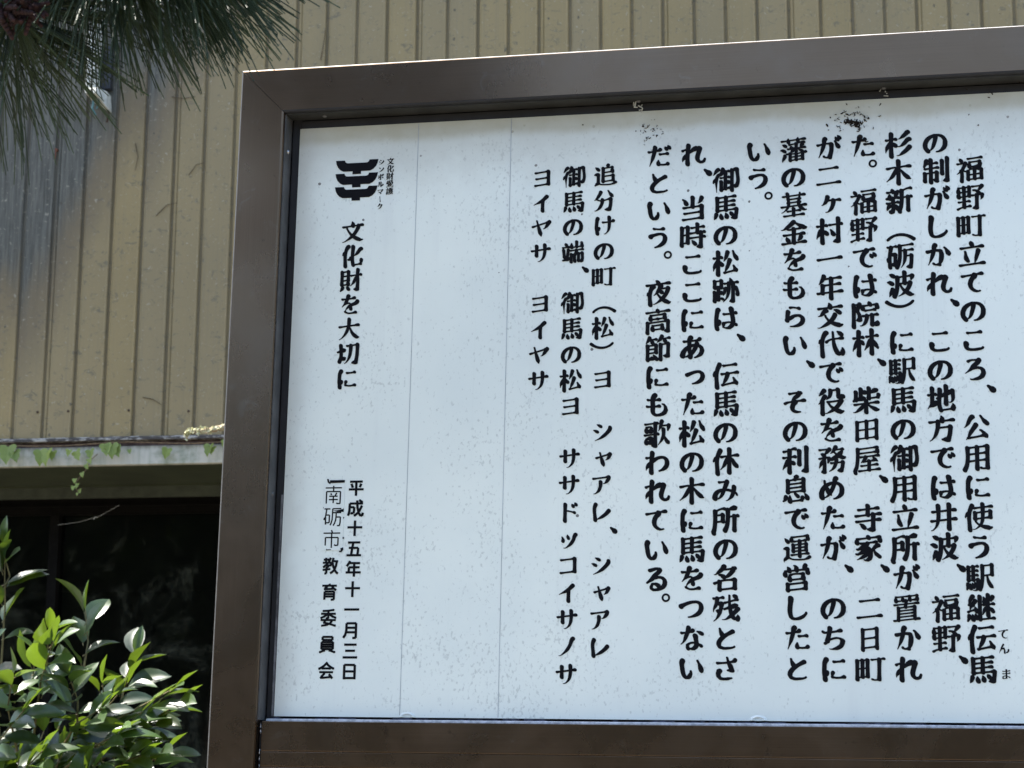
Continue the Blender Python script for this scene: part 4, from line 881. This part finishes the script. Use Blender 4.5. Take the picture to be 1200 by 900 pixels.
# ------------------------------------------------------------------ lichen covered dead twig jutting from behind the sign
tw = empty('lichen_twig', 'sunlit lichen covered dead twig resting on the eave ledge beside the board', 'twig', bw(-.93, -.06, 1.02))
t0 = Vector(tw.location); m = MB(); rnd = random.Random(9)
def tp(x, y, z): return bw(x, y, z)-t0
main = [tp(-.60,-.012,1.13), tp(-.80,-.06,1.075), tp(-.935,-.10,1.030), tp(-.985,-.112,1.016), tp(-1.02,-.118,1.013), tp(-1.040,-.12,1.012), tp(-1.046,-.122,1.000), tp(-1.045,-.122,.992)]
m.tube(main, .011, .0022, 8); m.tube([main[4], tp(-1.018,-.125,1.006), tp(-1.010,-.128,.999)], .0022, .0013, 6); m.tube([main[3], tp(-.99,-.13,1.005)], .003, .002, 6)
m.build('twig', LICHEN, tw, smooth=True)
q = MB()
for k in range(290):
    t = rnd.random(); i = min(5, int(t*6)); c = main[i].lerp(main[i+1], rnd.random()); r = .004+.007*(1-t)
    c = c+Vector((rnd.gauss(0,r*.5), rnd.gauss(-.002,r*.5), rnd.gauss(.002,r*.6)))
    v = [c+Vector((rnd.gauss(0,.0035), rnd.gauss(0,.0035), rnd.gauss(0,.0035))) for _ in range(4)]; q.add(v, [(0,1,2),(0,2,3),(0,3,1),(1,3,2)])
q.tube(main[:-2], .004, .001, 5); q.build('lichen', m_worn('yellow_lichen', (.44,.42,.20), (.60,.58,.40), 200), tw)

# ------------------------------------------------------------------ white bracket with cable on the siding
br = empty('wall_bracket', 'weathered white metal bracket with a loose cable end on siding under pine needles', 'bracket', bw(-1.37, -.01, 2.0))
b0 = Vector(br.location); BR = BM.to_3x3()
def build_b(m, name, mat, bev=0):
    m.v = [tuple(BR @ Vector(v)) for v in m.v]; return m.build(name, mat, br, bevel=bev)
m = MB(); m.box(-.030,-.002,-.050,.008,.020,.36); build_b(m, 'channel', WHITEP, .003)
m = MB(); m.add([(-.030,-.060,.017),(.010,-.060,.017),(.026,-.030,.017),(.026,.008,.017),(-.030,.008,.017),(-.024,-.064,.000),(.008,-.064,.000),(.030,-.034,-.034),(.031,.008,-.036),(-.026,.008,.000)],
                [(0,1,6,5),(1,2,7,6),(2,3,8,7),(0,4,3,2,1),(0,5,9,4),(5,6,7,8,9)]); build_b(m, 'hood', WHITEP, .002)
m = MB(); m.box(-.0015,.030,-.012,.008,.030,.16); build_b(m, 'shadow_plate', m_plain('shadow_dark_metal', (.030,.030,.032), .5, .2, .4, .3, 40), .002)  # near-black plate standing for the shadow beside the channel
m = MB(); m.tube([(-.006,-.04,.0),(-.004,-.048,-.02),(-.008,-.046,-.040),(.002,-.042,-.058)], .0042, .003, 6); m.tube([(.006,-.036,.0),(.008,-.04,-.022),(.003,-.042,-.04)], .003, .002, 6); build_b(m, 'cable', CABLE)
m = MB(); m.tube([(.026,-.012,-.036),(.030,-.016,-.055),(.024,-.012,-.070)], .0045, .003, 6); build_b(m, 'rusty_bolt', RUST)

# ------------------------------------------------------------------ fallen pine needles caught on the siding, and a cobweb strand
rnd = random.Random(6); DRY = m_plain('dry_brown_needle', (.085,.062,.035), .8, 0, .2, .4, 90)
NLAB = ['dry bent pine needle stuck on siding left of the frame at mid height', 'dry needle pair stuck on siding just left of the frame corner', 'curled dry pine needle on siding below the pine tips', 'short dry needle on siding above the eave ledge', 'upright dry needle standing behind the top rail', 'pale dry needle lying against a siding groove near the middle']
for lab, pts in zip(NLAB, [[(-1.195,1.655),(-1.165,1.685),(-1.135,1.690)], [(-1.165,2.005),(-1.130,1.998),(-1.095,2.003)], [(-1.105,1.77),(-1.085,1.80),(-1.06,1.805)], [(-1.21,1.135),(-1.18,1.128),(-1.155,1.112)], [(-.735,2.095),(-.728,2.14),(-.724,2.185)], [(-1.265,1.87),(-1.255,1.83),(-1.262,1.79)]]):
    q = MB(); c0 = bw(pts[0][0], -.003, pts[0][1]); q.tube([bw(x, -.0035, z)-c0 for x, z in pts], .0013, .0007, 5)
    o = q.build('dry_pine_needle', DRY); o.location = c0; tag(o, lab, 'pine needle', 'dry pine needles caught on the siding')
q = MB(); c0 = bw(-1.53, .30, .80); q.tube([bw(x, .30, z)-c0 for x, z in ((-1.545,.83),(-1.48,.838),(-1.42,.855),(-1.365,.885))], .0004, .0004, 4); q.tube([bw(x, .30, z)-c0 for x, z in ((-1.44,.845),(-1.435,.852),(-1.428,.850))], .0016, .001, 5)
o = q.build('cobweb', m_plain('pale_silk', (.5,.5,.48), .6)); o.location = c0; tag(o, 'thin pale cobweb strand stretched across the top of the dark window', 'cobweb')

# ------------------------------------------------------------------ pine branch overhanging from the left
pine = empty('pine_tree', 'dark pine with long needles and red brown buds hanging in from above', 'tree', (-1.75, -.55, 0))
px0 = Vector((-1.75, -.55, 0)); rnd = random.Random(17)
nm, bm_, cm = MB(), MB(), MB()
def needle(b, d, L, tone, droop=.12):
    d = d.normalized(); pts = []
    s_ = Vector((rnd.gauss(0,.03), rnd.gauss(0,.03), -droop))
    for k in range(4):
        t = k/3; pts.append(b+d*(L*t)+s_*(L*t*t))
    nm.tube(pts, 0.00102, .00062, 4, 0, tone, cap=False)
def tuft(p0, p1, n, L=.135, th0=1.35, th1=.35, tone=(.1,.8), droop=.10):
    p0, p1 = Vector(p0)-px0, Vector(p1)-px0
    ax = (p1-p0); axn = ax.normalized(); u = axn.cross(Vector((.2,.3,.9))).normalized(); v = axn.cross(u)
    bm_.tube([p0-ax*.35, p0, p1], .0065, .0040, 7)
    for k in range(n):
        t = rnd.random()**.8; a = rnd.uniform(0, 6.283); th = th0+(th1-th0)*t+rnd.gauss(0,.14)
        b = p0.lerp(p1, t); rd = u*math.cos(a)+v*math.sin(a)
        d = axn*math.cos(th)+rd*math.sin(th); tn = rnd.uniform(*tone)
        l = L*rnd.uniform(.82,1.12)
        b = b+rd*.005
        needle(b, d, l, tn, droop); needle(b+v*.001, (d+Vector((rnd.gauss(0,.045), rnd.gauss(0,.045), rnd.gauss(0,.045)))), l*rnd.uniform(.95,1.0), tn, droop)
def cones(c, n, spread, ax):
    c = Vector(c)-px0
    for k in range(n):
        d = Vector((rnd.gauss(0,1), rnd.gauss(0,1), rnd.gauss(0,1))).normalized(); d = (d+Vector(ax)*.8).normalized()
        b = c+Vector((rnd.gauss(0,spread), rnd.gauss(0,spread*.7), rnd.gauss(0,spread)))
        for j in range(5):
            cm.tube([b+d*(.004*j), b+d*(.004*j+.003), b+d*(.004*j+.0048)], .0042-.0004*j, .0016, 6)
def limb(a, b): bm_.tube([Vector(a)-px0, (Vector(a)+Vector(b))*.5-px0+Vector((0,0,-.03)), Vector(b)-px0], .005, .009, 6)
bm_.tube([(0,0,3.3), (.7,-.1,3.2), (1.3,-.17,3.05), (1.75,-.2,3.0)], .035, .012, 8)
tuft((0.006, -0.775, 2.442), (0.074, -0.832, 2.385), 150, L=.135, th0=1.5, th1=1.0, droop=.12)
tuft((0.097, -0.806, 2.482), (0.179, -0.821, 2.442), 170, L=.135, th0=1.4, th1=.7)
tuft((0.123, -0.782, 2.491), (0.216, -0.797, 2.466), 225, L=.135, th0=1.45, th1=.55)
tuft((0.181, -0.808, 2.482), (0.262, -0.827, 2.455), 200, L=.135, th0=1.3, th1=.45)
tuft((0.02, -0.747, 2.519), (0.072, -0.729, 2.485), 80, L=.13, th0=1.4, th1=.8)
tuft((-0.051, -0.755, 2.483), (0.005, -0.777, 2.403), 120, L=.13, th0=1.4, th1=.8)
limb((0.066, -0.694, 2.559), (-.45,-.72,3.05))
tuft((0.066, -0.694, 2.559), (0.142, -0.674, 2.543), 220, L=.13)
limb((0.143, -0.636, 2.61), (-.45,-.72,3.05))
tuft((0.143, -0.636, 2.61), (0.262, -0.614, 2.631), 140)
limb((0.018, -0.714, 2.603), (-.45,-.72,3.05))
tuft((0.018, -0.714, 2.603), (0.071, -0.664, 2.664), 140)
limb((-0.102, -0.782, 2.552), (-.45,-.72,3.05))
tuft((-0.102, -0.782, 2.552), (-0.048, -0.782, 2.605), 140)
limb((0.098, -0.66, 2.674), (-.45,-.72,3.05))
tuft((0.098, -0.66, 2.674), (0.173, -0.656, 2.73), 140)
limb((-0.029, -0.791, 2.667), (-.45,-.72,3.05))
tuft((-0.029, -0.791, 2.667), (0.043, -0.789, 2.73), 140)
limb((0.159, -0.947, 2.612), (-.45,-.72,3.05))
tuft((0.159, -0.947, 2.612), (0.24, -0.94, 2.662), 140)
limb((-0.198, -0.834, 2.832), (-.45,-.72,3.05))  # unseen tufts from here, added in the sun's path to shade the visible ones
tuft((-0.198, -0.834, 2.832), (-0.207, -0.916, 2.89), 130)
limb((-0.25, -0.806, 3.191), (-.45,-.72,3.05))
tuft((-0.25, -0.806, 3.191), (-0.174, -0.746, 3.216), 130)
limb((-0.442, -0.773, 3.191), (-.45,-.72,3.05))
tuft((-0.442, -0.773, 3.191), (-0.372, -0.72, 3.239), 130)
limb((-0.346, -0.822, 3.134), (-.45,-.72,3.05))
tuft((-0.346, -0.822, 3.134), (-0.264, -0.812, 3.077), 130)
limb((0.159, -0.75, 2.87), (-.45,-.72,3.05))
tuft((0.159, -0.75, 2.87), (0.124, -0.73, 2.962), 130)
limb((-0.426, -0.985, 3.241), (-.45,-.72,3.05))
tuft((-0.426, -0.985, 3.241), (-0.367, -1.058, 3.276), 130)
limb((-0.213, -0.76, 3.216), (-.45,-.72,3.05))
tuft((-0.213, -0.76, 3.216), (-0.169, -0.671, 3.203), 130)
limb((-0.026, -0.928, 2.87), (-.45,-.72,3.05))
tuft((-0.026, -0.928, 2.87), (0.023, -0.976, 2.944), 130)
limb((-0.02, -0.911, 3.04), (-.45,-.72,3.05))
tuft((-0.02, -0.911, 3.04), (0.06, -0.941, 3.091), 130)
limb((-0.066, -0.585, 2.788), (-.45,-.72,3.05))
tuft((-0.066, -0.585, 2.788), (-0.127, -0.505, 2.789), 130)
limb((-0.162, -0.562, 3.117), (-.45,-.72,3.05))
tuft((-0.162, -0.562, 3.117), (-0.149, -0.583, 3.214), 130)
limb((-0.205, -0.602, 3.282), (-.45,-.72,3.05))
tuft((-0.205, -0.602, 3.282), (-0.117, -0.628, 3.321), 130)
limb((-0.064, -1.062, 2.866), (-.45,-.72,3.05))
tuft((-0.064, -1.062, 2.866), (0.014, -1.047, 2.927), 130)
limb((-0.048, -0.532, 2.888), (-.45,-.72,3.05))
tuft((-0.048, -0.532, 2.888), (-0.069, -0.63, 2.899), 130)
limb((0.056, -0.718, 2.875), (-.45,-.72,3.05))
tuft((0.056, -0.718, 2.875), (0.154, -0.709, 2.856), 130)
limb((0.045, -0.548, 2.783), (-.45,-.72,3.05))
tuft((0.045, -0.548, 2.783), (0.093, -0.586, 2.862), 130)
limb((-1.679, 1.632, 3.489), (-1.85,1.75,3.68))  # unseen rear branch and tufts added to dapple the camellia with shade
tuft((-1.679, 1.632, 3.489), (-1.642, 1.528, 3.442), 110, .15)
limb((-2.135, 1.649, 3.899), (-1.85,1.75,3.68))
tuft((-2.135, 1.649, 3.899), (-2.166, 1.547, 3.954), 110, .15)
limb((-1.836, 1.919, 3.916), (-1.85,1.75,3.68))
tuft((-1.836, 1.919, 3.916), (-1.889, 1.873, 4.013), 110, .15)
limb((-2.1, 1.884, 3.947), (-1.85,1.75,3.68))
tuft((-2.1, 1.884, 3.947), (-2.037, 1.799, 4.004), 110, .15)
limb((-2.022, 1.589, 3.628), (-1.85,1.75,3.68))
tuft((-2.022, 1.589, 3.628), (-2.107, 1.545, 3.555), 110, .15)
limb((-1.773, 1.76, 3.493), (-1.85,1.75,3.68))
tuft((-1.773, 1.76, 3.493), (-1.882, 1.759, 3.543), 110, .15)
limb((-2.011, 1.653, 3.598), (-1.85,1.75,3.68))
tuft((-2.011, 1.653, 3.598), (-1.959, 1.58, 3.677), 110, .15)
limb((-1.917, 1.935, 3.706), (-1.85,1.75,3.68))
tuft((-1.917, 1.935, 3.706), (-1.935, 1.817, 3.696), 110, .15)
limb((-1.907, 1.882, 3.744), (-1.85,1.75,3.68))
tuft((-1.907, 1.882, 3.744), (-1.973, 1.92, 3.837), 110, .15)
bm_.tube([(0,.05,3.5), Vector((-1.75,.7,3.6))-px0, Vector((-1.85,1.75,3.68))-px0], .05, .02, 8)
cones((0.089, -0.888, 2.371), 20, .009, (.3,-.3,-.6))
cones((0.11, -0.884, 2.375), 12, .005, (.1,-.2,-.9))
bm_.tube([Vector((-0.863, -0.877, 2.698))-px0, Vector((-0.497, -0.791, 2.674))-px0, Vector((-0.132, -0.697, 2.614))-px0], .016, .007, 8)
bm_.tube([Vector((-0.315, -0.745, 2.646))-px0, Vector((-0.121, -0.745, 2.602))-px0, Vector((0.064, -0.739, 2.524))-px0], .016, .007, 8)
bm_.tube([Vector((-0.223, -0.723, 2.639))-px0, Vector((-0.043, -0.75, 2.588))-px0, Vector((0.128, -0.773, 2.504))-px0], .016, .007, 8)
bm_.tube([Vector((-0.132, -0.697, 2.614))-px0, Vector((0.026, -0.738, 2.576))-px0, Vector((0.174, -0.773, 2.505))-px0], .016, .007, 8)
bm_.tube([Vector((-0.223, -0.723, 2.639))-px0, Vector((-0.117, -0.747, 2.569))-px0, Vector((-0.016, -0.765, 2.466))-px0], .016, .007, 8)
bm_.tube([(0,0,2.6), (.3,-.1,2.62), Vector((-0.863, -0.877, 2.698))-px0], .035, .016, 8)
nm.build('needles', NEEDLE, pine); 
tr = MB(); tr.tube([(0,0,-.05),(.03,.02,.8),(-.05,.05,1.8),(.02,.0,2.8),(.0,.05,3.9),(.06,.02,4.8)], .13, .05, 12); tr.build('trunk', BARK, pine, smooth=True)
bm_.build('branches', BARK, pine); cm.build('pollen_cones', CONE, pine, smooth=True)

# ------------------------------------------------------------------ unseen tall hedge added behind the viewer to darken low reflections
rnd = random.Random(2); h = MB()
for k in range(9000):
    x = rnd.uniform(-16, 16); t = rnd.random(); z = rnd.uniform(.1, 5.3+.5*noise.noise(Vector((x*.5,1,0)))); yy = -11.2-rnd.random()*1.3+.35*noise.noise(Vector((x*.8, z*.8, 4)))
    c = Vector((x, yy, z)); d = Vector((rnd.gauss(0,1), rnd.gauss(0,1), rnd.gauss(0,1))).normalized(); s_ = d.orthogonal().normalized()
    L = rnd.uniform(.12,.26); w = L*.42
    h.add([c-d*L, c+s_*w, c+d*L, c-s_*w], [(0,1,2,3)], 0, rnd.random())
hd = h.build('hedge', HEDGEL); tag(hd, 'unseen dark hedge added behind the viewer for dark reflections', 'hedge')
hb = MB(); hb.box(-15.8, 15.8, -12.3, -11.5, 0, 4.9); hb.build('inner_mass', m_plain('hedge_shade', (.012,.018,.008), .95), hd)
